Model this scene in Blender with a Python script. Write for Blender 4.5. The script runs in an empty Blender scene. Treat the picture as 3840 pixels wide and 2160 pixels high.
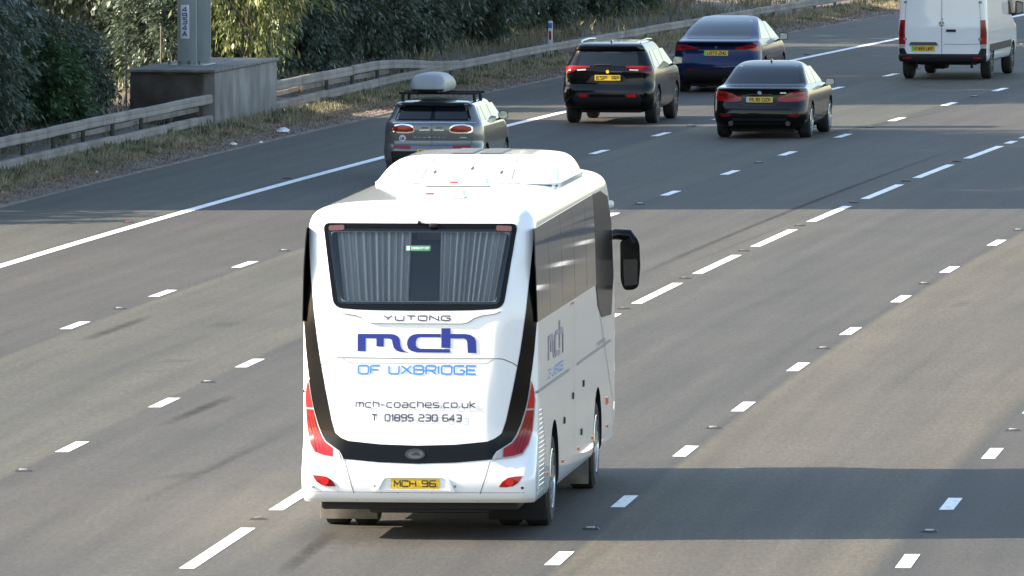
import bpy, bmesh, math, random
import numpy as np
from mathutils import Vector, Matrix

SC = bpy.context.scene
COL = SC.collection
random.seed(7)
RNG = np.random.default_rng(11)
R = math.radians

# ------------------------------------------------------------------ camera
cam_d = bpy.data.cameras.new("camera")
cam = bpy.data.objects.new("camera", cam_d)
COL.objects.link(cam)
cam.location = (0, 0, 9.349)
cam.rotation_euler = (math.pi / 2 - 0.0493825, 0, 0)
cam_d.sensor_width = 36.0
cam_d.lens = 447.756
cam_d.clip_start = 1.0
cam_d.clip_end = 6000.0
SC.camera = cam

# ------------------------------------------------------------------ sky, sun, exposure
SUN_EL = R(27.0)
SUN_AZ = R(2.5)            # degrees the sun stands behind the line of the camera's left arm
sun_dir = Vector((-math.cos(SUN_EL) * math.cos(SUN_AZ), -math.cos(SUN_EL) * math.sin(SUN_AZ), math.sin(SUN_EL)))
world = bpy.data.worlds.new("World")
SC.world = world
world.use_nodes = True
wn = world.node_tree.nodes
wn.clear()
w_out = wn.new("ShaderNodeOutputWorld")
w_bg = wn.new("ShaderNodeBackground")
w_sky = wn.new("ShaderNodeTexSky")
w_sky.sky_type = 'NISHITA'
w_sky.sun_disc = False
w_sky.sun_elevation = SUN_EL
w_sky.sun_rotation = math.atan2(sun_dir.x, sun_dir.y)
w_sky.air_density = 1.1
w_sky.dust_density = 1.0
w_sky.ozone_density = 0.3
w_bg.inputs["Strength"].default_value = 0.113
world.node_tree.links.new(w_sky.outputs[0], w_bg.inputs["Color"])
world.node_tree.links.new(w_bg.outputs[0], w_out.inputs["Surface"])

sun_l = bpy.data.lights.new("sun", 'SUN')
sun_l.energy = 5.0
sun_l.angle = R(0.55)
sun_l.color = (1.0, 0.88, 0.72)
sun = bpy.data.objects.new("sun", sun_l)
COL.objects.link(sun)
sun.rotation_euler = (-sun_dir).to_track_quat('-Z', 'Y').to_euler()
sun.location = (-60, -10, 60)

SC.view_settings.view_transform = 'Standard'
SC.view_settings.look = 'None'
SC.view_settings.exposure = 1.95
SC.view_settings.gamma = 1.0
SC.view_settings.use_curve_mapping = False
SC.render.engine = 'CYCLES'
SC.cycles.use_denoising = True
SC.cycles.max_bounces = 8
SC.cycles.transparent_max_bounces = 12
SC.render.film_transparent = False

# ------------------------------------------------------------------ road frame
H0, KAP = 0.0806157, 0.5375035e-3
LINE = dict(A=-14.300, B=-10.626, C=-6.999, D=-3.389, E=0.317, F=3.948, G=7.60)
S0 = dict(B=177.570, C=150.341, D=130.400, E=132.183, F=132.070)

def heading(s):
    return H0 + KAP * (s - 130.0)

def RP(s, d, z=0.0):
    u = s - 130.0
    if abs(u) < 1e-6:
        x, y = 0.0, 130.0
    else:
        a, b = H0, H0 + KAP * u
        x = (math.cos(a) - math.cos(b)) / KAP
        y = 130.0 + (math.sin(b) - math.sin(a)) / KAP
    th = heading(s)
    return (x + math.cos(th) * d, y - math.sin(th) * d, z)

# ------------------------------------------------------------------ materials
MATS = {}

def principled(name, color, rough=0.5, metal=0.0, coat=0.0, spec=0.5, emit=None):
    m = bpy.data.materials.new(name)
    m.use_nodes = True
    b = m.node_tree.nodes["Principled BSDF"]
    b.inputs["Base Color"].default_value = (*color, 1)
    b.inputs["Roughness"].default_value = rough
    b.inputs["Metallic"].default_value = metal
    b.inputs["Coat Weight"].default_value = coat
    b.inputs["Coat Roughness"].default_value = 0.03
    b.inputs["Specular IOR Level"].default_value = spec
    MATS[name] = m
    return m

def noisy(name, c1, c2, scale=5.0, rough=0.6, detail=6.0, bump=0.0, stretch=(1, 1, 1), metal=0.0, coat=0.0, spec=0.5, c3=None, lo=0.35, hi=0.65):
    m = principled(name, c1, rough, metal, coat, spec)
    nt = m.node_tree
    b = nt.nodes["Principled BSDF"]
    tc = nt.nodes.new("ShaderNodeTexCoord")
    mp = nt.nodes.new("ShaderNodeMapping")
    mp.inputs["Scale"].default_value = stretch
    nz = nt.nodes.new("ShaderNodeTexNoise")
    nz.inputs["Scale"].default_value = scale
    nz.inputs["Detail"].default_value = detail
    rp = nt.nodes.new("ShaderNodeValToRGB")
    rp.color_ramp.elements[0].position = lo
    rp.color_ramp.elements[0].color = (*c1, 1)
    rp.color_ramp.elements[1].position = hi
    rp.color_ramp.elements[1].color = (*c2, 1)
    if c3:
        e = rp.color_ramp.elements.new((lo + hi) / 2)
        e.color = (*c3, 1)
    nt.links.new(tc.outputs["Object"], mp.inputs[0])
    nt.links.new(mp.outputs[0], nz.inputs["Vector"])
    nt.links.new(nz.outputs["Fac"], rp.inputs[0])
    nt.links.new(rp.outputs[0], b.inputs["Base Color"])
    if bump > 0:
        bp = nt.nodes.new("ShaderNodeBump")
        bp.inputs["Strength"].default_value = bump
        bp.inputs["Distance"].default_value = 0.02
        nt.links.new(nz.outputs["Fac"], bp.inputs["Height"])
        nt.links.new(bp.outputs[0], b.inputs["Normal"])
    return m

def glass_mat(name, tint, ior=1.5, rough=0.0):
    m = bpy.data.materials.new(name)
    m.use_nodes = True
    nt = m.node_tree
    nt.nodes.clear()
    out = nt.nodes.new("ShaderNodeOutputMaterial")
    mix = nt.nodes.new("ShaderNodeMixShader")
    fr = nt.nodes.new("ShaderNodeFresnel")
    fr.inputs["IOR"].default_value = ior
    tr = nt.nodes.new("ShaderNodeBsdfTransparent")
    tr.inputs[0].default_value = (*tint, 1)
    gl = nt.nodes.new("ShaderNodeBsdfGlossy")
    gl.inputs["Roughness"].default_value = rough
    nt.links.new(fr.outputs[0], mix.inputs[0])
    nt.links.new(tr.outputs[0], mix.inputs[1])
    nt.links.new(gl.outputs[0], mix.inputs[2])
    nt.links.new(mix.outputs[0], out.inputs[0])
    MATS[name] = m
    return m

def leaf_mat(name, c1, c2, trans=0.35, rough=0.45):
    m = bpy.data.materials.new(name)
    m.use_nodes = True
    nt = m.node_tree
    b = nt.nodes["Principled BSDF"]
    out = nt.nodes["Material Output"]
    geo = nt.nodes.new("ShaderNodeNewGeometry")
    rp = nt.nodes.new("ShaderNodeValToRGB")
    rp.color_ramp.elements[0].color = (*c1, 1)
    rp.color_ramp.elements[1].color = (*c2, 1)
    nt.links.new(geo.outputs["Random Per Island"], rp.inputs[0])
    nt.links.new(rp.outputs[0], b.inputs["Base Color"])
    b.inputs["Roughness"].default_value = rough
    b.inputs["Specular IOR Level"].default_value = 0.4
    tl = nt.nodes.new("ShaderNodeBsdfTranslucent")
    nt.links.new(rp.outputs[0], tl.inputs[0])
    mix = nt.nodes.new("ShaderNodeMixShader")
    mix.inputs[0].default_value = trans
    nt.links.new(b.outputs[0], mix.inputs[1])
    nt.links.new(tl.outputs[0], mix.inputs[2])
    nt.links.new(mix.outputs[0], out.inputs[0])
    MATS[name] = m
    return m

def paint(name, color, rough=0.3, metal=0.0, dirt=0.12):
    """gloss vehicle paint with a faint film of road dust"""
    m = principled(name, color, rough, metal, 1.0, 0.5 if sum(color) > .6 else 0.08)
    nt = m.node_tree
    b = nt.nodes["Principled BSDF"]
    tc = nt.nodes.new("ShaderNodeTexCoord")
    nz = nt.nodes.new("ShaderNodeTexNoise")
    nz.inputs["Scale"].default_value = 2.3
    nz.inputs["Detail"].default_value = 8
    nz.inputs["Roughness"].default_value = 0.65
    mx = nt.nodes.new("ShaderNodeMixRGB")
    mx.inputs[1].default_value = (*color, 1)
    mx.inputs[2].default_value = (0.26, 0.24, 0.21, 1)
    mth = nt.nodes.new("ShaderNodeMath")
    mth.operation = 'MULTIPLY'
    mth.inputs[1].default_value = dirt
    nt.links.new(tc.outputs["Object"], nz.inputs["Vector"])
    nt.links.new(nz.outputs["Fac"], mth.inputs[0])
    nt.links.new(mth.outputs[0], mx.inputs[0])
    nt.links.new(mx.outputs[0], b.inputs["Base Color"])
    b.inputs["Coat Roughness"].default_value = 0.04
    if sum(color) < .2: b.inputs["Coat Weight"].default_value = 0.5
    return m

paint("coach_white", (0.75, 0.752, 0.755), 0.35, 0, 0.06)
paint("van_white", (0.74, 0.74, 0.73), 0.4, 0, 0.22)
paint("black_paint", (0.0025, 0.0027, 0.003), 0.25, 0, 0.006)
paint("blue_paint", (0.004, 0.011, 0.055), 0.3, 0.3, 0.01)
paint("grey_paint", (0.13, 0.135, 0.14), 0.35, 0.4, 0.08)
principled("black_gloss", (0.004, 0.004, 0.0045), 0.2, 0, 0.0, 0.16)
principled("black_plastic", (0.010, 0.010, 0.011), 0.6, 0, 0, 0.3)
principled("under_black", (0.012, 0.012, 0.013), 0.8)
principled("car_glass", (0.006, 0.008, 0.010), 0.03, 0, 0.0, 0.55)
principled("side_glass", (0.010, 0.010, 0.010), 0.03, 0, 0.0, 0.28)
glass_mat("clear_glass", (0.84, 0.85, 0.84), 1.6)
principled("cab_glass", (0.012, 0.013, 0.014), 0.15, 0, 0.0, 0.03)
MATS["cab_glass"].node_tree.nodes["Principled BSDF"].inputs["IOR"].default_value = 1.22
principled("letter_sheen", (0.22, 0.19, 0.26), 0.5)  # logo navy paled, grazing sheen put into the colour
principled("mirror_glass", (0.30, 0.31, 0.33), 0.03, 1.0)
noisy("tyre", (0.012, 0.012, 0.012), (0.03, 0.029, 0.027), 9, 0.85)
principled("rim_silver", (0.55, 0.56, 0.57), 0.25, 0.9)
principled("rim_dark", (0.05, 0.05, 0.055), 0.3, 0.8)
principled("chrome", (0.7, 0.7, 0.7), 0.12, 1.0)
principled("lamp_red", (0.27, 0.007, 0.009), 0.12, 0, 0.25, 0.3)
principled("lamp_deep_red", (0.12, 0.004, 0.006), 0.15, 0, 0.25, 0.3)
principled("lamp_bright_red", (0.46, 0.014, 0.014), 0.12, 0, 0.25, 0.3)
principled("lamp_clear", (0.36, 0.34, 0.33), 0.12, 0, 0.8)
principled("lamp_pink", (0.10, 0.045, 0.042), 0.3)
principled("amber", (0.75, 0.16, 0.02), 0.25)
principled("plate_yellow", (0.62, 0.40, 0.012), 0.45)
principled("plate_green", (0.05, 0.45, 0.10), 0.45)
principled("plate_blue", (0.35, 0.42, 0.60), 0.45)
principled("letter_black", (0.015, 0.015, 0.015), 0.5)
principled("letter_grey", (0.06, 0.06, 0.065), 0.4)
principled("letter_navy", (0.008, 0.020, 0.20), 0.4)
principled("letter_sky", (0.05, 0.22, 0.60), 0.4)
principled("letter_slate", (0.04, 0.045, 0.10), 0.4)
principled("letter_silver", (0.65, 0.65, 0.66), 0.25, 0.6)
principled("letter_white", (0.6, 0.6, 0.6), 0.5)
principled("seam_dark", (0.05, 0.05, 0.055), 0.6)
principled("seam_grey", (0.20, 0.21, 0.22), 0.5)
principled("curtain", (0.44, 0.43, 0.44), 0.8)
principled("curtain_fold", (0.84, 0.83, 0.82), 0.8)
principled("cabin_dark", (0.02, 0.02, 0.022), 0.8)
principled("seat_grey", (0.06, 0.065, 0.075), 0.8)
principled("sticker_green", (0.03, 0.17, 0.095), 0.5)
principled("red_plastic", (0.6, 0.03, 0.02), 0.4)
principled("yellow_dot", (0.75, 0.50, 0.03), 0.5)
principled("box_grey", (0.21, 0.22, 0.23), 0.45)
noisy("dusty_lit_rubber", (.10, .092, .08), (.18, .165, .145), 5, .9)  # road dust on rubber, with a sunlit tone mixed into the colour
principled("vent_dark", (0.05, 0.05, 0.055), 0.5)
principled("badge_blue", (0.03, 0.12, 0.40), 0.3)

# ------------------------------------------------------------------ mesh helpers
def mesh_obj(name, verts, faces, mat, parent=None, smooth=None, link=True):
    me = bpy.data.meshes.new(name)
    me.from_pydata([tuple(v) for v in verts], [], [tuple(f) for f in faces])
    me.update()
    if mat is not None:
        me.materials.append(MATS[mat] if isinstance(mat, str) else mat)
    if smooth is not None:
        me.polygons.foreach_set("use_smooth", [True] * len(me.polygons))
        me.set_sharp_from_angle(angle=R(smooth))
    o = bpy.data.objects.new(name, me)
    if link:
        COL.objects.link(o)
    if parent is not None:
        o.parent = parent
    return o

def bm_obj(name, bm, mat, parent=None, smooth=None):
    me = bpy.data.meshes.new(name)
    bm.to_mesh(me)
    bm.free()
    if mat is not None:
        me.materials.append(MATS[mat] if isinstance(mat, str) else mat)
    if smooth is not None:
        me.polygons.foreach_set("use_smooth", [True] * len(me.polygons))
        me.set_sharp_from_angle(angle=R(smooth))
    o = bpy.data.objects.new(name, me)
    COL.objects.link(o)
    if parent is not None:
        o.parent = parent
    return o

def empty(name, loc, rz=0.0):
    o = bpy.data.objects.new(name, None)
    COL.objects.link(o)
    o.location = loc
    o.rotation_euler = (0, 0, rz)
    o.empty_display_size = 0.3
    return o

def tag(o, label=None, cat=None, group=None, kind=None):
    if label: o["label"] = label
    if cat: o["category"] = cat
    if group: o["group"] = group
    if kind: o["kind"] = kind
    return o

def box_bm(bm, c, size, rot=None, bevel=0.0):
    g = bmesh.ops.create_cube(bm, size=1.0)
    vs = g["verts"]
    bmesh.ops.scale(bm, vec=size, verts=vs)
    if bevel > 0:
        es = list({e for v in vs for e in v.link_edges})
        r = bmesh.ops.bevel(bm, geom=es, offset=bevel, segments=2, affect='EDGES', profile=0.5)
        vs = list({v for f in r["faces"] for v in f.verts} | {v for v in vs if v.is_valid})
    if rot is not None:
        bmesh.ops.rotate(bm, cent=(0, 0, 0), matrix=rot, verts=vs)
    bmesh.ops.translate(bm, vec=c, verts=vs)
    return vs

def box(name, c, size, mat, parent=None, bevel=0.01, rot=None):
    bm = bmesh.new()
    box_bm(bm, c, size, rot, bevel)
    return bm_obj(name, bm, mat, parent, 40)

def tube_bm(bm, pts, rad, seg=8, cap=True):
    pts = [Vector(p) for p in pts]
    n = len(pts)
    rads = rad if isinstance(rad, (list, tuple)) else [rad] * n
    rings = []
    for i, p in enumerate(pts):
        t = (pts[min(i + 1, n - 1)] - pts[max(i - 1, 0)]).normalized()
        a = Vector((0, 0, 1)) if abs(t.z) < 0.9 else Vector((1, 0, 0))
        u = t.cross(a).normalized()
        v = t.cross(u).normalized()
        rings.append([bm.verts.new(p + (u * math.cos(2 * math.pi * k / seg) + v * math.sin(2 * math.pi * k / seg)) * rads[i]) for k in range(seg)])
    for i in range(n - 1):
        for k in range(seg):
            bm.faces.new((rings[i][k], rings[i][(k + 1) % seg], rings[i + 1][(k + 1) % seg], rings[i + 1][k]))
    if cap:
        bm.faces.new(rings[0][::-1])
        bm.faces.new(rings[-1])

def tube(name, pts, rad, mat, parent=None, seg=8):
    bm = bmesh.new()
    tube_bm(bm, pts, rad, seg)
    bmesh.ops.recalc_face_normals(bm, faces=bm.faces[:])
    return bm_obj(name, bm, mat, parent, 50)

def lathe(name, prof, mat, parent=None, axis='X', seg=28, loc=(0, 0, 0), smooth=35):
    """prof: list of (a along axis, radius)"""
    vs, fs = [], []
    for a, r in prof:
        for k in range(seg):
            c, s = math.cos(2 * math.pi * k / seg) * r, math.sin(2 * math.pi * k / seg) * r
            vs.append((a, c, s) if axis == 'X' else ((c, a, s) if axis == 'Y' else (c, s, a)))
    n = len(prof)
    for i in range(n - 1):
        for k in range(seg):
            k2 = (k + 1) % seg
            fs.append((i * seg + k, i * seg + k2, (i + 1) * seg + k2, (i + 1) * seg + k))
    fs.append(tuple(range(seg))[::-1])
    fs.append(tuple((n - 1) * seg + k for k in range(seg)))
    o = mesh_obj(name, vs, fs, mat, parent)
    bm = bmesh.new()
    bm.from_mesh(o.data)
    bmesh.ops.recalc_face_normals(bm, faces=bm.faces[:])
    bm.to_mesh(o.data)
    bm.free()
    o.data.polygons.foreach_set("use_smooth", [True] * len(o.data.polygons))
    o.data.set_sharp_from_angle(angle=R(smooth))
    o.location = loc
    return o

# ------------------------------------------------------------------ vehicle hull: a stack of plan outlines
def pchip(xs, ys, x):
    xs = np.asarray(xs, float); ys = np.asarray(ys, float)
    h = np.diff(xs); dl = np.diff(ys) / h
    m = np.zeros(len(xs))
    for i in range(1, len(xs) - 1):
        if dl[i - 1] * dl[i] > 0:
            w1, w2 = 2 * h[i] + h[i - 1], h[i] + 2 * h[i - 1]
            m[i] = (w1 + w2) / (w1 / dl[i - 1] + w2 / dl[i])
    m[0], m[-1] = dl[0], dl[-1]
    x = np.atleast_1d(np.asarray(x, float))
    x = np.clip(x, xs[0], xs[-1])
    i = np.clip(np.searchsorted(xs, x) - 1, 0, len(xs) - 2)
    t = (x - xs[i]) / h[i]
    return (ys[i] * (1 + 2 * t) * (1 - t) ** 2 + h[i] * m[i] * t * (1 - t) ** 2 + ys[i + 1] * t * t * (3 - 2 * t) + h[i] * m[i + 1] * t * t * (t - 1))

class Hull:
    """levels: (z, rear_y, front_y, half_width, rear_bow, corner_x, corner_y_rear, corner_y_front)"""
    def __init__(self, levels, extra=None, nx=10, nc=9, ns=26):
        self.L = [list(l) for l in levels]
        self.z = [l[0] for l in levels]
        self.extra = extra
        self.nx, self.nc, self.ns = nx, nc, ns

    def lev(self, z):
        return [float(pchip(self.z, [l[k] for l in self.L], z)[0]) for k in range(1, 8)]

    def rear_p(self, x, p, z):
        yr, yf, w, bow, r, ry, rf = p
        ax = min(abs(x), w)
        t = max(0.0, (ax - (w - r)) / r)
        y = yr + bow * (ax / w) ** 2 + ry * (1 - math.sqrt(max(0.0, 1 - t * t)))
        if self.extra:
            y += self.extra(ax, z)
        return y

    def rear(self, x, z):
        return self.rear_p(x, self.lev(z), z)

    def rear_n(self, x, z):
        e = 0.004
        p = self.lev(z)
        w = p[2] - 0.006
        xa, xb = max(-w, min(w, x - e)), max(-w, min(w, x + e))
        gx = (self.rear_p(xb, p, z) - self.rear_p(xa, p, z)) / max(1e-5, xb - xa)
        gz = (self.rear(min(abs(x), w) * (1 if x > 0 else -1), z + e) - self.rear(min(abs(x), w) * (1 if x > 0 else -1), z - e)) / (2 * e)
        return Vector((gx, -1, gz)).normalized()

    def build(self, name, mat, parent):
        zs = [self.z[0]]
        for a, b in zip(self.L[:-1], self.L[1:]):
            span = max(abs(b[0] - a[0]), abs(b[1] - a[1]) * 0.6, abs(b[3] - a[3]))
            n = max(2, min(10, int(span / 0.05)))
            zs += [a[0] + (b[0] - a[0]) * (k + 1) / n for k in range(n)]
        vs, fs = [], []
        N = None
        for z in zs:
            p = self.lev(z)
            yr, yf, w, bow, r, ry, rf = p
            xs = [(w - r) * k / self.nx for k in range(self.nx)]
            xs += [(w - r) + r * math.sin(math.pi / 2 * k / self.nc) for k in range(self.nc + 1)]
            half = [(x, self.rear_p(x, p, z)) for x in xs]
            y0 = half[-1][1]
            y1 = yf - rf
            half += [(w, y0 + (y1 - y0) * (k + 1) / self.ns) for k in range(self.ns - 1)]
            rx = min(r * 2.2, w * 0.6)
            half += [(w - rx + rx * math.cos(math.pi / 2 * k / self.nc), y1 + rf * math.sin(math.pi / 2 * k / self.nc)) for k in range(self.nc + 1)]
            half += [((w - rx) * (1 - (k + 1) / 4), yf) for k in range(4)]
            loop = half + [(-x, y) for x, y in half[-2:0:-1]]
            N = len(loop)
            vs += [(x, y, z) for x, y in loop]
        for i in range(len(zs) - 1):
            for k in range(N):
                k2 = (k + 1) % N
                fs.append((i * N + k, i * N + k2, (i + 1) * N + k2, (i + 1) * N + k))
        fs.append(tuple(range(N))[::-1])
        # top: strips of quads between mirrored points
        base = (len(zs) - 1) * N
        h = N // 2
        for k in range(h):
            a, b = k, k + 1
            c, d = (N - b) % N, (N - a) % N
            q = [base + a, base + b, base + c, base + d]
            q2 = []
            for v in q:
                if v not in q2: q2.append(v)
            if len(q2) >= 3: fs.append(tuple(q2))
        return mesh_obj(name, vs, fs, mat, parent, 32)

def poly_cells(poly, step):
    """2-D polygon -> bmesh cut into cells, in the xy plane"""
    bm = bmesh.new()
    vs = [bm.verts.new((p[0], p[1], 0)) for p in poly]
    f = bm.faces.new(vs)
    f.normal_update()
    if f.normal.z < 0: f.normal_flip()
    xs = [p[0] for p in poly]; ys = [p[1] for p in poly]
    sx, sy = step
    for k in range(1, int((max(xs) - min(xs)) / sx) + 1):
        bmesh.ops.bisect_plane(bm, geom=bm.verts[:] + bm.edges[:] + bm.faces[:], dist=1e-5, plane_co=(min(xs) + k * sx, 0, 0), plane_no=(1, 0, 0))
    for k in range(1, int((max(ys) - min(ys)) / sy) + 1):
        bmesh.ops.bisect_plane(bm, geom=bm.verts[:] + bm.edges[:] + bm.faces[:], dist=1e-5, plane_co=(0, min(ys) + k * sy, 0), plane_no=(0, 1, 0))
    return bm

def rounded(poly, rad, seg=4):
    out = []
    n = len(poly)
    for i in range(n):
        p0, p1, p2 = Vector(poly[i - 1]).to_2d(), Vector(poly[i]).to_2d(), Vector(poly[(i + 1) % n]).to_2d()
        r = rad[i] if isinstance(rad, (list, tuple)) else rad
        a, b = p0 - p1, p2 - p1
        la, lb = a.length, b.length
        k = min(r, la * 0.49, lb * 0.49)
        if k < 1e-4:
            out.append(tuple(p1)); continue
        A, B = p1 + a / la * k, p1 + b / lb * k
        for j in range(seg + 1):
            t = j / seg
            out.append(tuple(A * (1 - t) ** 2 + p1 * 2 * t * (1 - t) + B * t * t))
    return out

def mirror_poly(poly):
    return [(-x, z) for x, z in poly][::-1]

def skirt(bm, mapped_back):
    be = [e for e in bm.edges if len(e.link_faces) == 1]
    if not be: return
    r = bmesh.ops.extrude_edge_only(bm, edges=be)
    for v in [g for g in r["geom"] if isinstance(g, bmesh.types.BMVert)]:
        v.co = mapped_back(v.co)

def rpatch(name, hull, poly, mat, parent, off=0.006, step=(0.08, 0.06), thick=True, inset=0.004):
    """a panel that follows the hull's rear skin, poly in (x, z)"""
    bm = poly_cells(poly, step)
    pos = {}
    for v in bm.verts:
        x, z = v.co.x, v.co.y
        n = hull.rear_n(x, z)
        p = Vector((x, hull.rear(x, z), z))
        v.co = p + n * off
        pos[v.index] = n
    bm.normal_update()
    for f in bm.faces:
        if f.normal.y > 0: f.normal_flip()
    if thick:
        skirt(bm, lambda co: co + Vector((0, off + inset, 0)))
    return bm_obj(name, bm, mat, parent, 40)

def spatch(name, hull, poly, mat, parent, sgn=1, off=0.006, step=(0.6, 0.06), thick=True):
    """a panel on the side skin, poly in (y, z)"""
    bm = poly_cells(poly, step)
    for v in bm.verts:
        y, z = v.co.x, v.co.y
        w = hull.lev(z)[2]
        e = 0.01
        gz = (hull.lev(z + e)[2] - hull.lev(z - e)[2]) / (2 * e)
        n = Vector((1, 0, -gz)).normalized()
        p = Vector((w, y, z)) + n * off
        v.co = (p.x * sgn, p.y, p.z)
    bm.normal_update()
    for f in bm.faces:
        if f.normal.x * sgn < 0: f.normal_flip()
    if thick:
        skirt(bm, lambda co: co - Vector((sgn * (off + 0.004), 0, 0)))
    return bm_obj(name, bm, mat, parent, 40)

def ring_patch(name, hull, outer, inner, mat, parent, off=0.008):
    bm = bmesh.new()
    n = len(outer)
    def mk(p):
        nn = hull.rear_n(p[0], p[1])
        return bm.verts.new(Vector((p[0], hull.rear(p[0], p[1]), p[1])) + nn * off)
    K = 3
    rows = []
    for k in range(K + 1):
        t = k / K
        rows.append([mk((outer[i][0] * (1 - t) + inner[i][0] * t, outer[i][1] * (1 - t) + inner[i][1] * t)) for i in range(n)])
    for k in range(K):
        for i in range(n):
            j = (i + 1) % n
            f = bm.faces.new((rows[k][i], rows[k][j], rows[k + 1][j], rows[k + 1][i]))
    bm.normal_update()
    for f in bm.faces:
        if f.normal.y > 0: f.normal_flip()
    skirt(bm, lambda co: co + Vector((0, off + 0.004, 0)))
    return bm_obj(name, bm, mat, parent, 40)

def densify(poly, step):
    out = []
    n = len(poly)
    for i in range(n):
        a, b = Vector(poly[i]), Vector(poly[(i + 1) % n])
        k = max(1, int((b - a).length / step))
        out += [tuple(a + (b - a) * j / k) for j in range(k)]
    return out

def strip_poly(pts, w):
    """2-D polyline -> (left, right) offset points with mitred joins"""
    P = [Vector((p[0], p[1])) for p in pts]
    n = len(P)
    closed = (P[0] - P[-1]).length < 1e-6 and n > 3
    if closed: P = P[:-1]; n -= 1
    L, Rr = [], []
    for i in range(n):
        a = P[i - 1] if (i > 0 or closed) else None
        b = P[(i + 1) % n] if (i < n - 1 or closed) else None
        d1 = (P[i] - a).normalized() if a is not None else None
        d2 = (b - P[i]).normalized() if b is not None else None
        d1 = d1 or d2; d2 = d2 or d1
        n1 = Vector((-d1.y, d1.x)); n2 = Vector((-d2.y, d2.x))
        m = (n1 + n2)
        m = m.normalized() if m.length > 1e-5 else n1
        k = min(2.2, 1.0 / max(0.3, m.dot(n1)))
        L.append(P[i] + m * k * w / 2); Rr.append(P[i] - m * k * w / 2)
    return L, Rr, closed

def strips_mesh(name, polylines, w, mapper, mat, parent, dz=0.0004, sub=0.08):
    vs, fs = [], []
    for pi, pl in enumerate(polylines):
        pts = [pl[0]]
        for a, b in zip(pl[:-1], pl[1:]):
            l = math.dist(a, b)
            k = max(1, int(l / sub))
            pts += [(a[0] + (b[0] - a[0]) * j / k, a[1] + (b[1] - a[1]) * j / k) for j in range(1, k + 1)]
        L, Rr, closed = strip_poly(pts, w)
        b0 = len(vs)
        for l, r in zip(L, Rr):
            vs.append(mapper(l[0], l[1], pi * dz)); vs.append(mapper(r[0], r[1], pi * dz))
        n = len(L)
        for i in range(n if closed else n - 1):
            j = (i + 1) % n
            fs.append((b0 + 2 * i, b0 + 2 * j, b0 + 2 * j + 1, b0 + 2 * i + 1))
    return mesh_obj(name, vs, fs, mat, parent)

def rear_map(hull, off):
    def f(x, z, e=0.0):
        n = hull.rear_n(x, z)
        return Vector((x, hull.rear(x, z), z)) + n * (off + e)
    return f

def side_map(hull, off, sgn=1):
    def f(y, z, e=0.0):
        return Vector((sgn * (hull.lev(z)[2] + off + e), y, z))
    return f

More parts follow.
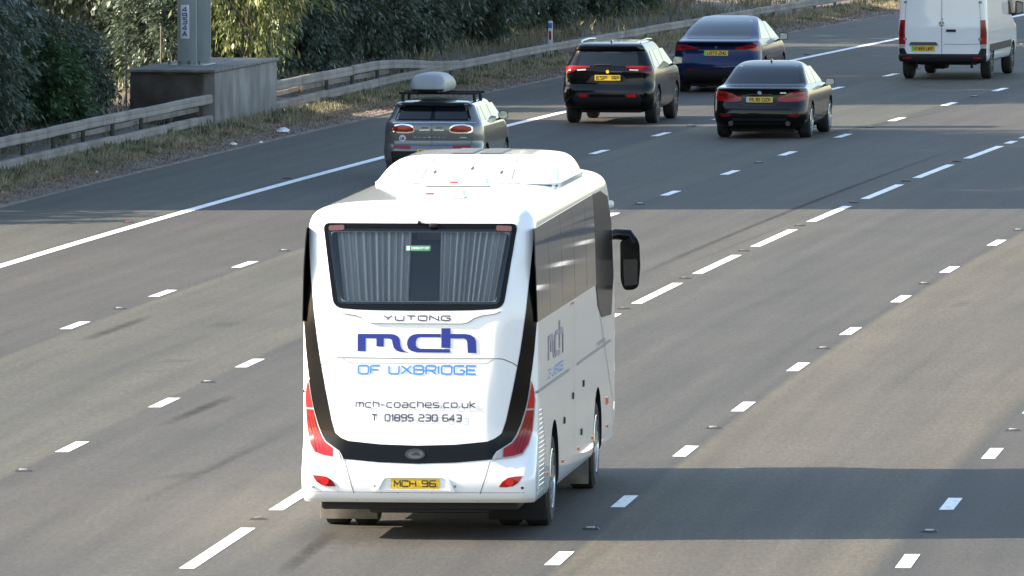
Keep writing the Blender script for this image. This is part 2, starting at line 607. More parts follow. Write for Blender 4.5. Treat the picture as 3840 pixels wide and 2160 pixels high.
# ------------------------------------------------------------------ stroke lettering
def rc(*p): return ("r",) + p      # rounded polyline
GL = {
 'Y': (1.1, [[(0, 1), (.55, .48), (1.1, 1)], [(.55, .5), (.55, 0)]]), 'U': (1.1, [rc((0, 1), (0, 0), (1.1, 0), (1.1, 1))]),
 'T': (1.05, [[(0, 1), (1.05, 1)], [(.52, 1), (.52, 0)]]), 'O': (1.1, [rc((.55, 1), (0, 1), (0, 0), (1.1, 0), (1.1, 1), (.55, 1))]),
 'N': (1.1, [[(0, 0), (0, 1), (1.1, 0), (1.1, 1)]]), 'G': (1.1, [rc((1.1, 1), (0, 1), (0, 0), (1.1, 0), (1.1, .48), (.6, .48))]),
 'F': (1.0, [rc((1, 1), (0, 1), (0, 0)), [(0, .5), (.85, .5)]]), 'X': (1.1, [[(0, 0), (1.1, 1)], [(0, 1), (1.1, 0)]]),
 'B': (1.05, [rc((0, 0), (0, 1), (1, 1), (1, .52), (.1, .52)), rc((.9, .52), (1.05, .5), (1.05, 0), (0, 0))]), 'R': (1.05, [rc((0, 0), (0, 1), (1.05, 1), (1.05, .45), (0, .45)), [(.5, .45), (1.05, 0)]]),
 'I': (.1, [[(.05, 0), (.05, 1)]]), 'D': (1.1, [rc((0, .5), (0, 1), (1.1, 1), (1.1, 0), (0, 0), (0, .5))]), 'E': (1.0, [[(1, 1), (0, 1), (0, 0), (1, 0)], [(0, .5), (.9, .5)]]),
 'M': (1.0, [[(0, 0), (0, 1), (.5, .4), (1, 1), (1, 0)]]), 'C': (1.0, [rc((1, .8), (1, 1), (0, 1), (0, 0), (1, 0), (1, .2))]), 'H': (1.0, [[(0, 0), (0, 1)], [(1, 0), (1, 1)], [(0, .5), (1, .5)]]),
 'A': (1.0, [[(0, 0), (.5, 1), (1, 0)], [(.18, .33), (.82, .33)]]), 'K': (1.0, [[(0, 0), (0, 1)], [(.95, 1), (.1, .5), (1, 0)]]), 'L': (.9, [[(0, 1), (0, 0), (.9, 0)]]),
 'S': (1.0, [rc((1, 1), (0, 1), (0, .5), (1, .5), (1, 0), (0, 0))]), 'P': (1.0, [rc((0, 0), (0, 1), (1, 1), (1, .45), (0, .45))]), 'Z': (1.0, [[(0, 1), (1, 1), (0, 0), (1, 0)]]),
 'm': (1.25, [rc((0, 0), (0, .72), (1.25, .72), (1.25, 0)), [(.62, .72), (.62, 0)]]), 'c': (.9, [rc((.9, .72), (0, .72), (0, 0), (.9, 0))]), 'h': (.95, [[(0, 1), (0, 0)], rc((0, .72), (.95, .72), (.95, 0))]),
 'o': (.95, [rc((.5, .72), (0, .72), (0, 0), (.95, 0), (.95, .72), (.5, .72))]), 'a': (.95, [rc((.05, .72), (.95, .72), (.95, 0), (0, 0), (0, .38), (.92, .38))]),
 'e': (.95, [rc((.95, 0), (0, 0), (0, .72), (.95, .72), (.95, .36), (.05, .36))]), 's': (.9, [rc((.9, .72), (0, .72), (0, .36), (.9, .36), (.9, 0), (0, 0))]),
 'u': (.95, [rc((0, .72), (0, 0), (.95, 0), (.95, .72))]), 'k': (.85, [[(0, 1), (0, 0)], [(.8, .72), (.1, .36), (.85, 0)]]), '.': (.12, [[(0, 0.02), (.14, 0.02)]]), '-': (.6, [[(0, .36), (.6, .36)]]),
 ':': (.12, [[(0, .05), (.12, .05)], [(0, .55), (.12, .55)]]), ' ': (.45, []),
 '0': (1.0, [rc((.5, 1), (0, 1), (0, 0), (1, 0), (1, 1), (.5, 1))]), '1': (.25, [[(.0, .85), (.22, 1), (.22, 0)]]), '2': (1.0, [rc((0, 1), (1, 1), (1, .5), (0, .5), (0, 0), (1, 0))]),
 '3': (1.0, [rc((0, 1), (1, 1), (1, 0), (0, 0)), [(.2, .5), (.95, .5)]]), '4': (1.0, [[(.75, 0), (.75, 1), (0, .28), (1.0, .28)]]), '5': (1.0, [rc((1, 1), (0, 1), (0, .52), (1, .52), (1, 0), (0, 0))]),
 '6': (1.0, [rc((1, 1), (0, 1), (0, 0), (1, 0), (1, .5), (.05, .5))]), '7': (1.0, [[(0, 1), (1, 1), (.4, 0)]]), '8': (1.0, [rc((.5, 1), (0, 1), (0, 0), (1, 0), (1, 1), (.5, 1)), [(.05, .5), (.95, .5)]]),
 '9': (1.0, [rc((0, 0), (1, 0), (1, 1), (0, 1), (0, .5), (.95, .5))]),
}

def soften(pl, r=.24, seg=4):
    if pl[0] != "r": return pl
    p = [Vector(q) for q in pl[1:]]
    closed = (p[0] - p[-1]).length < 1e-6
    out = [tuple(p[0])]
    for i in range(1, len(p) - 1):
        a, b = p[i - 1] - p[i], p[i + 1] - p[i]
        k = min(r, a.length * .5, b.length * .5)
        A, B = p[i] + a.normalized() * k, p[i] + b.normalized() * k
        for j in range(seg + 1):
            t = j / seg
            out.append(tuple(A * (1 - t) ** 2 + p[i] * 2 * t * (1 - t) + B * t * t))
    out.append(tuple(p[-1]))
    return out

def lettering(name, text, x0, x1, z0, z1, stroke, mapper, mat, parent, gap=.32, vertical=False, sub=0.08, split=False):
    lines = []
    glyph = []
    if vertical:
        n = len(text)
        ch = (z1 - z0) / (n + (n - 1) * .35)
        for i, c in enumerate(text):
            w, gl = GL[c]
            top = z1 - i * ch * 1.35
            for pl in gl:
                lines.append([(x0 + q[0] / w * (x1 - x0), top - ch + q[1] * ch) for q in soften(pl)]); glyph.append(i)
    else:
        W = sum(GL[c][0] for c in text) + gap * (len(text) - 1)
        k = (x1 - x0 - stroke) / W
        x = x0 + stroke / 2
        for i, c in enumerate(text):
            w, gl = GL[c]
            for pl in gl:
                lines.append([(x + q[0] * k, z0 + stroke / 2 + q[1] * (z1 - z0 - stroke)) for q in soften(pl)]); glyph.append(i)
            x += (w + gap) * k
    out = []
    for l in lines:
        o = [l[0]]
        for q in l[1:]:
            if math.dist(q, o[-1]) > 1e-4: o.append(q)
        out.append(o)
    if split:
        for i in sorted(set(glyph)):
            strips_mesh("letter", [o for o, g in zip(out, glyph) if g == i and len(o) > 1], stroke, mapper, mat, parent, 0.0003, sub)
        return None
    ob = strips_mesh(name, [o for o in out if len(o) > 1], stroke, mapper, mat, parent, 0.0003, sub)
    ob["kind"] = "stuff"
    return ob

# ------------------------------------------------------------------ wheels, plates, lamps, booleans
def wheel(parent, x, y, r, w, rim="rim_silver", name="wheel", spokes=10):
    sg = 1 if x > 0 else -1
    h = w / 2
    prof = [(-h + .012, r * .62), (-h, r * .70), (-h, r * .90), (-h + .03, r * .985), (-h + .05, r), (h - .05, r), (h - .03, r * .985), (h, r * .90), (h, r * .70), (h - .012, r * .62)]
    t = lathe(name, prof, "tyre", parent, 'X', 36, (x, y, r), 30)
    hub = sg * h
    bm = bmesh.new()
    # barrel lip + dish + spokes
    seg = 30
    def ring(a, rr): return [bm.verts.new((a, math.cos(2 * math.pi * k / seg) * rr, math.sin(2 * math.pi * k / seg) * rr)) for k in range(seg)]
    rs = [ring(hub * .98, r * .66), ring(hub * 1.02, r * .63), ring(hub * .55, r * .56), ring(hub * .5, r * .16), ring(hub * .95, r * .15), ring(hub * .98, r * .10)]
    for a, b in zip(rs[:-1], rs[1:]):
        for k in range(seg):
            bm.faces.new((a[k], a[(k + 1) % seg], b[(k + 1) % seg], b[k]))
    bm.faces.new(rs[-1])
    for k in range(spokes):
        a = 2 * math.pi * k / spokes
        m = Matrix.Rotation(a, 3, 'X')
        box_bm(bm, (0, 0, 0), (w * .12, r * .09, r * .5), None)
        vs = bm.verts[-8:]
        bmesh.ops.translate(bm, vec=(hub * .86, 0, r * .37), verts=vs)
        bmesh.ops.rotate(bm, cent=(0, 0, 0), matrix=m, verts=vs)
    bmesh.ops.recalc_face_normals(bm, faces=bm.faces[:])
    bm_obj("rim", bm, rim, t, 35)
    return t

def apply_cuts(o, cutters):
    """boolean difference, applied"""
    for c in cutters:
        md = o.modifiers.new("cut", 'BOOLEAN')
        md.operation = 'DIFFERENCE'
        md.object = c
        md.solver = 'EXACT'
        try: md.material_mode = 'TRANSFER'
        except Exception: pass
    bpy.context.view_layer.update()
    dg = bpy.context.evaluated_depsgraph_get()
    me = bpy.data.meshes.new_from_object(o.evaluated_get(dg))
    o.modifiers.clear()
    old = o.data
    o.data = me
    me.polygons.foreach_set("use_smooth", [True] * len(me.polygons))
    me.set_sharp_from_angle(angle=R(32))
    bpy.data.meshes.remove(old)
    for c in cutters:
        bpy.data.objects.remove(c, do_unlink=True)

def arch_cutter(parent, sgn, y, z, r, x_in, x_out, flat=None):
    seg = 40
    vs = []
    for x in (x_in, x_out):
        for k in range(seg):
            a = 2 * math.pi * k / seg
            vs.append((sgn * x, y + math.cos(a) * r, z + math.sin(a) * r))
    fs = [tuple(range(seg)), tuple(range(seg, 2 * seg))[::-1]] + [(k, seg + k, seg + (k + 1) % seg, (k + 1) % seg) for k in range(seg)]
    bm = bmesh.new()
    o = mesh_obj("cutter", vs, fs, "under_black", parent)
    bm.from_mesh(o.data)
    bmesh.ops.recalc_face_normals(bm, faces=bm.faces[:])
    bm.to_mesh(o.data)
    bm.free()
    return o

def number_plate(hull, parent, text, xc, z0, z1, width=.52, flash=None, off=.014):
    pl = [(xc - width / 2, z0), (xc + width / 2, z0), (xc + width / 2, z1), (xc - width / 2, z1)]
    p = rpatch("number_plate", hull, rounded(pl, .008, 2), "plate_yellow", parent, off, (.1, .06))
    x0, x1 = xc - width / 2 + .03, xc + width / 2 - .03
    if flash:
        rpatch("plate_flash", hull, [(xc - width / 2 + .002, z0 + .002), (xc - width / 2 + .045, z0 + .002), (xc - width / 2 + .045, z1 - .002), (xc - width / 2 + .002, z1 - .002)], flash, p, off + .003, (.1, .1))
        x0 += .035
    hh = (z1 - z0)
    lettering("plate_letters", text, x0, x1, z0 + hh * .16, z1 - hh * .16, .013, rear_map(hull, off + .003), "letter_black", p, .3)
    return p

def disc_patch(name, hull, xc, zc, r, mat, parent, off=.01, sx=1.0):
    return rpatch(name, hull, [(xc + math.cos(2 * math.pi * k / 20) * r * sx, zc + math.sin(2 * math.pi * k / 20) * r) for k in range(20)], mat, parent, off, (.1, .1))
# ================================================================== ground and road
def sheet(name, s_list, d_list, zf, mat, kind="structure", parent=None):
    vs, fs, uv = [], [], []
    nd = len(d_list)
    for s in s_list:
        for d in d_list:
            vs.append(RP(s, d, zf(s, d)))
            uv.append((d, s))
    for i in range(len(s_list) - 1):
        for j in range(nd - 1):
            fs.append((i * nd + j, i * nd + j + 1, (i + 1) * nd + j + 1, (i + 1) * nd + j))
    o = mesh_obj(name, vs, fs, mat, parent)
    ul = o.data.uv_layers.new(name="road_uv")
    idx = np.zeros(len(o.data.loops), dtype=np.int32)
    o.data.loops.foreach_get("vertex_index", idx)
    ul.data.foreach_set("uv", np.array(uv, dtype=np.float32)[idx].ravel())
    if kind: o["kind"] = kind
    return o

def asphalt(name):
    m = principled(name, (.1, .1, .1), 0.75, 0, 0, 0.35)
    nt = m.node_tree
    b = nt.nodes["Principled BSDF"]
    N = nt.nodes.new
    uv = N("ShaderNodeUVMap"); uv.uv_map = "road_uv"
    sp = N("ShaderNodeSeparateXYZ")
    nt.links.new(uv.outputs[0], sp.inputs[0])
    # wobble the seams a little
    nz0 = N("ShaderNodeTexNoise"); nz0.inputs["Scale"].default_value = 0.6; nz0.inputs["Detail"].default_value = 3
    nt.links.new(uv.outputs[0], nz0.inputs["Vector"])
    wob = N("ShaderNodeMath"); wob.operation = 'MULTIPLY_ADD'; wob.inputs[1].default_value = 0.07
    nt.links.new(nz0.outputs["Fac"], wob.inputs[0]); nt.links.new(sp.outputs[0], wob.inputs[2])
    mr = N("ShaderNodeMapRange"); mr.inputs[1].default_value = -18.0; mr.inputs[2].default_value = 12.0
    nt.links.new(wob.outputs[0], mr.inputs[0])
    ramp = N("ShaderNodeValToRGB")
    cr = ramp.color_ramp
    def pos(d): return (d + .05 + 18.0) / 30.0
    bands = [(-17.9, (0.0535, 0.0512, 0.0391)), (-14.46, (0.0590, 0.0557, 0.0419)), (-14.42, (0.0400, 0.0360, 0.0299)), (-13.2, (0.0465, 0.0414, 0.0345)), (-11.6, (0.0420, 0.0379, 0.0317)), (-10.50, (0.0400, 0.0364, 0.0304)),
             (-10.44, (0.0620, 0.0576, 0.0405)), (-9.9, (0.0560, 0.0522, 0.0382)), (-9.0, (0.0490, 0.0453, 0.0359)), (-7.40, (0.0540, 0.0502, 0.0368)), (-7.14, (0.0570, 0.0527, 0.0377)), (-7.10, (0.0350, 0.0315, 0.0262)), (-6.6, (0.0420, 0.0379, 0.0313)),
             (-4.6, (0.0460, 0.0419, 0.0345)), (-3.4, (0.0520, 0.0473, 0.0373)), (-2.6, (0.0425, 0.0392, 0.0331)), (.22, (0.0400, 0.0364, 0.0304)), (.36, (0.0330, 0.0295, 0.0248)), (.40, (0.0700, 0.0596, 0.0405)), (1.2, (0.0620, 0.0537, 0.0391)), (2.4, (0.0570, 0.0497, 0.0373)),
             (3.60, (0.0650, 0.0561, 0.0391)), (3.66, (0.0350, 0.0315, 0.0262)), (7.6, (0.0410, 0.0374, 0.0313))]
    cr.elements[0].position = pos(bands[0][0]); cr.elements[0].color = (*bands[0][1], 1)
    cr.elements[1].position = pos(bands[-1][0]); cr.elements[1].color = (*bands[-1][1], 1)
    for d, c in bands[1:-1]:
        e = cr.elements.new(pos(d)); e.color = (*c, 1)
    nt.links.new(mr.outputs[0], ramp.inputs[0])
    # long streaks along the road
    mp = N("ShaderNodeMapping"); mp.inputs["Scale"].default_value = (2.2, 0.05, 1)
    nt.links.new(uv.outputs[0], mp.inputs[0])
    st = N("ShaderNodeTexNoise"); st.inputs["Scale"].default_value = 1.0; st.inputs["Detail"].default_value = 5; st.inputs["Roughness"].default_value = .6
    nt.links.new(mp.outputs[0], st.inputs["Vector"])
    m1 = N("ShaderNodeMapRange"); m1.inputs[1].default_value = .3; m1.inputs[2].default_value = .7; m1.inputs[3].default_value = .76; m1.inputs[4].default_value = 1.24
    nt.links.new(st.outputs["Fac"], m1.inputs[0])
    # patches
    pz = N("ShaderNodeTexNoise"); pz.inputs["Scale"].default_value = .35; pz.inputs["Detail"].default_value = 6
    nt.links.new(uv.outputs[0], pz.inputs["Vector"])
    m2 = N("ShaderNodeMapRange"); m2.inputs[1].default_value = .3; m2.inputs[2].default_value = .7; m2.inputs[3].default_value = .92; m2.inputs[4].default_value = 1.08
    nt.links.new(pz.outputs["Fac"], m2.inputs[0])
    # aggregate
    ag = N("ShaderNodeTexNoise"); ag.inputs["Scale"].default_value = 22; ag.inputs["Detail"].default_value = 4; ag.inputs["Roughness"].default_value = .8
    mp2 = N("ShaderNodeMapping"); mp2.inputs["Scale"].default_value = (1.0, .12, 1.0)
    nt.links.new(uv.outputs[0], mp2.inputs[0]); nt.links.new(mp2.outputs[0], ag.inputs["Vector"])
    m3 = N("ShaderNodeMapRange"); m3.inputs[1].default_value = .25; m3.inputs[2].default_value = .75; m3.inputs[3].default_value = .50; m3.inputs[4].default_value = 1.50
    nt.links.new(ag.outputs["Fac"], m3.inputs[0])
    a1 = N("ShaderNodeMath"); a1.operation = 'MULTIPLY'
    a2 = N("ShaderNodeMath"); a2.operation = 'MULTIPLY'
    nt.links.new(m1.outputs[0], a1.inputs[0]); nt.links.new(m2.outputs[0], a1.inputs[1])
    nt.links.new(a1.outputs[0], a2.inputs[0]); nt.links.new(m3.outputs[0], a2.inputs[1])
    mul = N("ShaderNodeVectorMath"); mul.operation = 'SCALE'
    nt.links.new(ramp.outputs[0], mul.inputs[0]); nt.links.new(a2.outputs[0], mul.inputs["Scale"])
    nt.links.new(mul.outputs[0], b.inputs["Base Color"])
    bp = N("ShaderNodeBump"); bp.inputs["Strength"].default_value = .35; bp.inputs["Distance"].default_value = .01
    nt.links.new(ag.outputs["Fac"], bp.inputs["Height"]); nt.links.new(bp.outputs[0], b.inputs["Normal"])
    return m

asphalt("asphalt")
noisy("soil", (.095, .075, .062), (.17, .135, .112), 1.6, .95, 8, .4, c3=(.13, .104, .085))
noisy("field", (.045, .055, .022), (.10, .09, .045), .25, .95, 8)
noisy("road_paint", (.34, .33, .315), (.80, .80, .785), 9, .65, 10, lo=.30, hi=.46)

ground = mesh_obj("ground", [(-3000, -1500, -.25), (3000, -1500, -.25), (3000, 4500, -.25), (-3000, 4500, -.25)], [(0, 1, 2, 3)], "field")
tag(ground, kind="structure")
SL = [10 + 6 * k for k in range(116)]
road = sheet("road", SL, [-17.75, -14.5, -10.6, -7, -3.4, .3, 3.95, 7.6, 11.4, 12.6], lambda s, d: 0.0, "asphalt")

def verge_z(s, d):
    t = max(0.0, min(1.0, (-17.6 - d) / 2.0))
    z = .02 + .10 * t + max(0.0, min(.5, (-19.6 - d) * .05))
    return z
random.seed(3)
_vj = {}
def verge_zn(s, d):
    if d > -17.5: return -.12
    return verge_z(s, d) + (random.uniform(-.02, .02) if d < -17.9 else 0)
verge = sheet("verge", [20 + 2 * k for k in range(330)], [-17.45, -17.68, -18.1, -18.5, -19, -19.5, -20.2, -21, -22.5, -25, -30, -40, -60, -90], verge_zn, "soil")
verge_right = sheet("verge_right", SL, [12.4, 12.7, 14, 17, 25, 60], lambda s, d: -.1 if d < 12.5 else .05, "soil")

# ---- painted lines: parts of the road
def mark(s_a, s_b, d, w, name="lane_mark"):
    n = max(1, int((s_b - s_a) / 4))
    vs, fs = [], []
    for k in range(n + 1):
        s = s_a + (s_b - s_a) * k / n
        vs.append(RP(s, d - w / 2, .005)); vs.append(RP(s, d + w / 2, .005))
    for k in range(n):
        fs.append((2 * k, 2 * k + 1, 2 * k + 3, 2 * k + 2))
    return mesh_obj(name, vs, fs, "road_paint", road)

mark(30, 420, LINE['A'], .20, "edge_line")
for ln in "BCEF":
    k0 = math.ceil((112 - S0[ln]) / 9)
    s = S0[ln] + 9 * k0
    while s < 345:
        mark(s - 1.0, s + 1.0, LINE[ln], .16)
        s += 9
for k in range(-2, 13):
    s = S0['D'] + 9 * k
    mark(s, s + 6.1, LINE['D'], .16, "divider_mark")
s = S0['D'] + 9 * 12 + 7.4
for k in range(6):
    mark(s, s + 1.3, LINE['D'], .16, "divider_mark"); s += 2.7

# ---- tyre marks and stains: thin films on the road
def stain_mat(name, strength):
    m = bpy.data.materials.new(name); m.use_nodes = True
    nt = m.node_tree; nt.nodes.clear(); N = nt.nodes.new
    out = N("ShaderNodeOutputMaterial"); mix = N("ShaderNodeMixShader")
    tr = N("ShaderNodeBsdfTransparent"); df = N("ShaderNodeBsdfDiffuse"); df.inputs[0].default_value = (.012, .012, .013, 1)
    uv = N("ShaderNodeUVMap"); sp = N("ShaderNodeSeparateXYZ")
    nt.links.new(uv.outputs[0], sp.inputs[0])
    def bell(sock):
        a = N("ShaderNodeMath"); a.operation = 'MULTIPLY_ADD'; a.inputs[1].default_value = 2; a.inputs[2].default_value = -1
        nt.links.new(sock, a.inputs[0])
        p = N("ShaderNodeMath"); p.operation = 'MULTIPLY'; nt.links.new(a.outputs[0], p.inputs[0]); nt.links.new(a.outputs[0], p.inputs[1])
        q = N("ShaderNodeMath"); q.operation = 'SUBTRACT'; q.inputs[0].default_value = 1; nt.links.new(p.outputs[0], q.inputs[1])
        return q.outputs[0]
    u, v = bell(sp.outputs[0]), bell(sp.outputs[1])
    mm = N("ShaderNodeMath"); mm.operation = 'MULTIPLY'; nt.links.new(u, mm.inputs[0]); nt.links.new(v, mm.inputs[1])
    tc = N("ShaderNodeTexCoord"); nz = N("ShaderNodeTexNoise"); nz.inputs["Scale"].default_value = 2.0; nz.inputs["Detail"].default_value = 6
    nt.links.new(tc.outputs["Object"], nz.inputs["Vector"])
    m2 = N("ShaderNodeMath"); m2.operation = 'MULTIPLY'; nt.links.new(mm.outputs[0], m2.inputs[0]); nt.links.new(nz.outputs["Fac"], m2.inputs[1])
    m3 = N("ShaderNodeMath"); m3.operation = 'MULTIPLY'; m3.use_clamp = True; m3.inputs[1].default_value = strength; nt.links.new(m2.outputs[0], m3.inputs[0])
    nt.links.new(m3.outputs[0], mix.inputs[0]); nt.links.new(tr.outputs[0], mix.inputs[1]); nt.links.new(df.outputs[0], mix.inputs[2]); nt.links.new(mix.outputs[0], out.inputs[0])
    MATS[name] = m
stain_mat("rubber_film", .5)
stain_mat("rubber_faint", .2)

_lift = [0]
def tyre_mark(pts, w, mat="rubber_film"):
    """pts: list of (s, d)"""
    _lift[0] += 1
    z = .0025 + .0001 * (_lift[0] % 12)
    vs, fs, uv = [], [], []
    n = len(pts)
    for i, (s, d) in enumerate(pts):
        vs.append(RP(s, d - w / 2, z)); vs.append(RP(s, d + w / 2, z))
        uv += [(0, i / (n - 1)), (1, i / (n - 1))]
    for i in range(n - 1): fs.append((2 * i, 2 * i + 1, 2 * i + 3, 2 * i + 2))
    o = mesh_obj("tyre_mark", vs, fs, mat, road)
    ul = o.data.uv_layers.new(name="UVMap")
    for l in o.data.loops: ul.data[l.index].uv = uv[l.vertex_index]
    return o

TM = [((190.48, -4.26), (244.01, -4.07), 0.16, 'rubber_film'), ((191.75, -3.91), (217.31, -3.59), 0.1, 'rubber_faint'), ((173.36, -9.97), (180.47, -9.92), 0.26, 'rubber_film'), ((154.34, -6.46), (161.18, -6.31), 0.24, 'rubber_film'), ((177.07, -8.58), (178.91, -8.54), 0.5, 'rubber_faint'), ((168.16, -8.12), (169.37, -7.98), 0.5, 'rubber_faint'), ((165.95, -8.1), (166.64, -7.9), 0.5, 'rubber_faint'), ((139.69, -5.03), (153.25, -4.77), 0.18, 'rubber_faint'), ((129.45, -2.35), (136.53, -2.42), 0.25, 'rubber_film'), ((144.34, -5.28), (146.15, -4.94), 0.4, 'rubber_faint'), ((258.5, -6.66), (248.59, -7.7), 0.5, 'rubber_faint'), ((248.63, -7.47), (265.46, -6.5), 0.2, 'rubber_faint'), ((183.68, 1.25), (185.99, 1.34), 0.25, 'rubber_faint')]
for (a, b, w, mt) in TM:
    tyre_mark([(a[0] + (b[0] - a[0]) * k / 6, a[1] + (b[1] - a[1]) * k / 6) for k in range(7)], w, mt)

# ---- road studs
principled("stud_body", (.03, .03, .032), .6)
principled("stud_white", (.34, .34, .31), .4)
principled("stud_amber", (.17, .15, .12), .5)
principled("stud_red", (.42, .05, .035), .3)
def stud(s, d, lens, label, group):
    th = heading(s)
    e = empty("road_stud", RP(s, d, .002), -th)
    tag(e, label, "road stud", group)
    bm = bmesh.new()
    vs = box_bm(bm, (0, 0, .009), (.19, .13, .018))
    for v in vs:
        if v.co.z > .01: v.co.x *= .82; v.co.y *= .6
    bm_obj("casting", bm, "stud_body", e)
    box("reflector", (0, -.025, .021), (.09, .04, .016), lens, e, .003)
    return e
studs = []
for k in range(-1, 9):
    studs.append(stud(S0['E'] + 4.5 + 18 * k, LINE['E'] - .02, "stud_white", "white road stud in a gap of the short-dash line right of the coach", "studs right of the coach"))
for k in range(-1, 2):
    studs.append(stud(S0['F'] + 4.5 + 18 * k, LINE['F'], "stud_white", "white road stud in the rightmost dashed line", "studs of the rightmost line"))
for k in range(-2, 12):
    studs.append(stud(S0['D'] + 7.5 + 9 * k, LINE['D'] - .03, "stud_amber", "worn road stud in a gap of the long-dash divider line", "studs of the long-dash line"))
for k in range(-1, 7):
    studs.append(stud(S0['C'] + 13.5 + 18 * k, LINE['C'], "stud_white", "white road stud in the dashed line left of the coach", "studs left of the coach"))
for k in range(0, 8):
    studs.append(stud(S0['B'] + 4.5 + 18 * k, LINE['B'], "stud_white", "white road stud in the dashed line of the nearside lane", "studs of the nearside lane line"))
for k in range(-1, 6):
    studs.append(stud(209.63 + 18 * k, LINE['A'] - .28, "stud_red", "red road stud beside the solid edge line of the hard shoulder", "red studs along the edge line"))

# ================================================================== barrier, plinth, gantry leg
noisy("barrier_steel", (.145, .128, .115), (.245, .215, .197), 1.2, .8, 10, .05, (1, 1, 1), .0, c3=(.195, .172, .156))
noisy("barrier_post", (.07, .062, .052), (.13, .115, .095), 5, .8)
noisy("rust_patch", (.20, .14, .07), (.30, .22, .12), 6, .9)
BD = -19.5
PROF = [(0, -.5), (.035, -.47), (.06, -.40), (.068, -.06), (.062, 0), (.068, .06), (.06, .40), (.035, .47), (0, .5), (-.012, .5), (-.012, -.5)]
def beam(parent, sa, sb, zfa, d, hgt, org):
    n = 5
    vs, fs = [], []
    m = len(PROF)
    for k in range(n + 1):
        s = sa + (sb - sa) * k / n
        for (o, zz) in PROF:
            p = RP(s, d + o * min(1, hgt / .16), zfa(s) + zz * hgt)
            vs.append((p[0] - org[0], p[1] - org[1], p[2]))
    for k in range(n):
        for j in range(m):
            j2 = (j + 1) % m
            fs.append((k * m + j, k * m + j2, (k + 1) * m + j2, (k + 1) * m + j))
    fs.append(tuple(range(m))); fs.append(tuple(n * m + j for j in range(m))[::-1])
    o = mesh_obj("beam", vs, fs, "barrier_steel", parent, 40)
    return o
def bpost(parent, s, d, h, org):
    p = RP(s, d, 0)
    bm = bmesh.new()
    box_bm(bm, (0, 0, h / 2 - .1), (.012, .11, h + .2)); box_bm(bm, (.025, -.055, h / 2 - .1), (.05, .012, h + .19)); box_bm(bm, (-.025, .055, h / 2 - .1), (.05, .012, h + .19))
    bmesh.ops.rotate(bm, cent=(0, 0, 0), matrix=Matrix.Rotation(-heading(s), 3, 'Z'), verts=bm.verts[:])
    o = bm_obj("post", bm, "barrier_post", parent)
    o.location = (p[0] - org[0], p[1] - org[1], .05)
def zl(s): return .275 if s < 258 else .275 + min(.09, (s - 258) * .0045)
def zu(s):
    if s < 268: return .685
    t = min(1.0, (s - 268) / 11.5)
    return .685 + .03 * math.sin(t * math.pi) - .30 * t * t * (3 - 2 * t)
def zm(s): return .475
def barrier(sa, sb, label, upper=None, mid=None):
    org = RP(sa, BD, 0)
    e = empty("safety_barrier", org)
    tag(e, label, "crash barrier", "steel barrier along the hard shoulder")
    def run(f, a, b, d, h):
        s = a
        while s < b - .2:
            t = min(b, s + 3.2)
            beam(e, s + .004, t - .004, (lambda q, j=random.uniform(-.008, .008): f(q) + j), d + random.uniform(-.004, .004), h, org)
            s = t
    run(zl, sa, sb, BD, .185)
    if upper: run(zu, upper[0], upper[1], BD, .20)
    if mid: run(zm, mid[0], mid[1], BD - .24, .10)
    s = sa + .8
    while s < sb:
        hh = .72 if (upper and s < upper[1] - 6) else .40
        bpost(e, s, BD - .11, hh, org)
        s += 3.2
    return e
random.seed(5)
barrier(196, 248.8, "weathered double-rail steel crash barrier left of the concrete plinth", (196, 248.8), (234.5, 248.8))
barrier(256.3, 280.2, "steel crash barrier right of the plinth whose top rail bends down at its end", (256.3, 279.6), (256.3, 272.0))
barrier(280.2, 372, "long single-rail steel crash barrier running off behind the cars")

noisy("concrete", (.10, .094, .088), (.26, .25, .235), 1.3, .9, 10, .3, (1.3, 1.3, .8), c3=(.165, .153, .142), lo=.30, hi=.74)
noisy("concrete_brown_shade", (.038, .030, .024), (.080, .064, .052), 2.2, .95, 8, .3)  # dirty brown end, darkened with the shade that falls on it
noisy("concrete_top", (.10, .095, .088), (.19, .18, .165), 4, .9, 8, .2)
def road_box(name, s0, s1, d0, d1, z0, z1, mat, parent=None, org=None, bevel=.03):
    th = heading((s0 + s1) / 2)
    c = RP((s0 + s1) / 2, (d0 + d1) / 2, (z0 + z1) / 2)
    bm = bmesh.new()
    box_bm(bm, (0, 0, 0), (abs(d1 - d0), s1 - s0, z1 - z0), None, bevel)
    bmesh.ops.rotate(bm, cent=(0, 0, 0), matrix=Matrix.Rotation(-th, 3, 'Z'), verts=bm.verts[:])
    o = bm_obj(name, bm, mat, parent, 40)
    o.location = (c[0] - (org[0] if org else 0), c[1] - (org[1] if org else 0), c[2])
    return o
org = RP(249, -20.4, 0)
pl = empty("gantry_plinth", org)
tag(pl, "stained concrete plinth between the barrier ends carrying the steel column", "plinth")
road_box("concrete_block", 248.85, 256.25, -21.10, -19.40, -.2, 1.20, "concrete", pl, org, .03)
road_box("end_face", 248.70, 248.848, -21.08, -19.62, -.2, 1.155, "concrete_brown_shade", pl, org, .02)
road_box("coping", 248.60, 256.35, -21.16, -19.36, 1.203, 1.26, "concrete_top", pl, org, .015)
noisy("galvanised", (.27, .30, .30), (.36, .39, .39), 2.5, .5, 6, .05, (1, 1, .3), .3)
gorg = RP(252.4, -20.55, 1.26)
gl = empty("gantry_column", gorg)
tag(gl, "grey steel gantry column with a vertical number board on the plinth", "gantry column")
def col_part(name, s0, s1, d0, d1, z0, z1, mat="galvanised", bevel=.006, parent=None):
    o = road_box(name, s0, s1, d0, d1, z0, z1, mat, parent or gl, gorg, bevel)
    o.location.z -= gorg[2]
    return o
col_part("front_flange", 251.0, 251.05, -20.53, -20.15, 1.28, 8.2)
col_part("web", 251.05, 252.1, -20.40, -20.32, 1.28, 8.2)
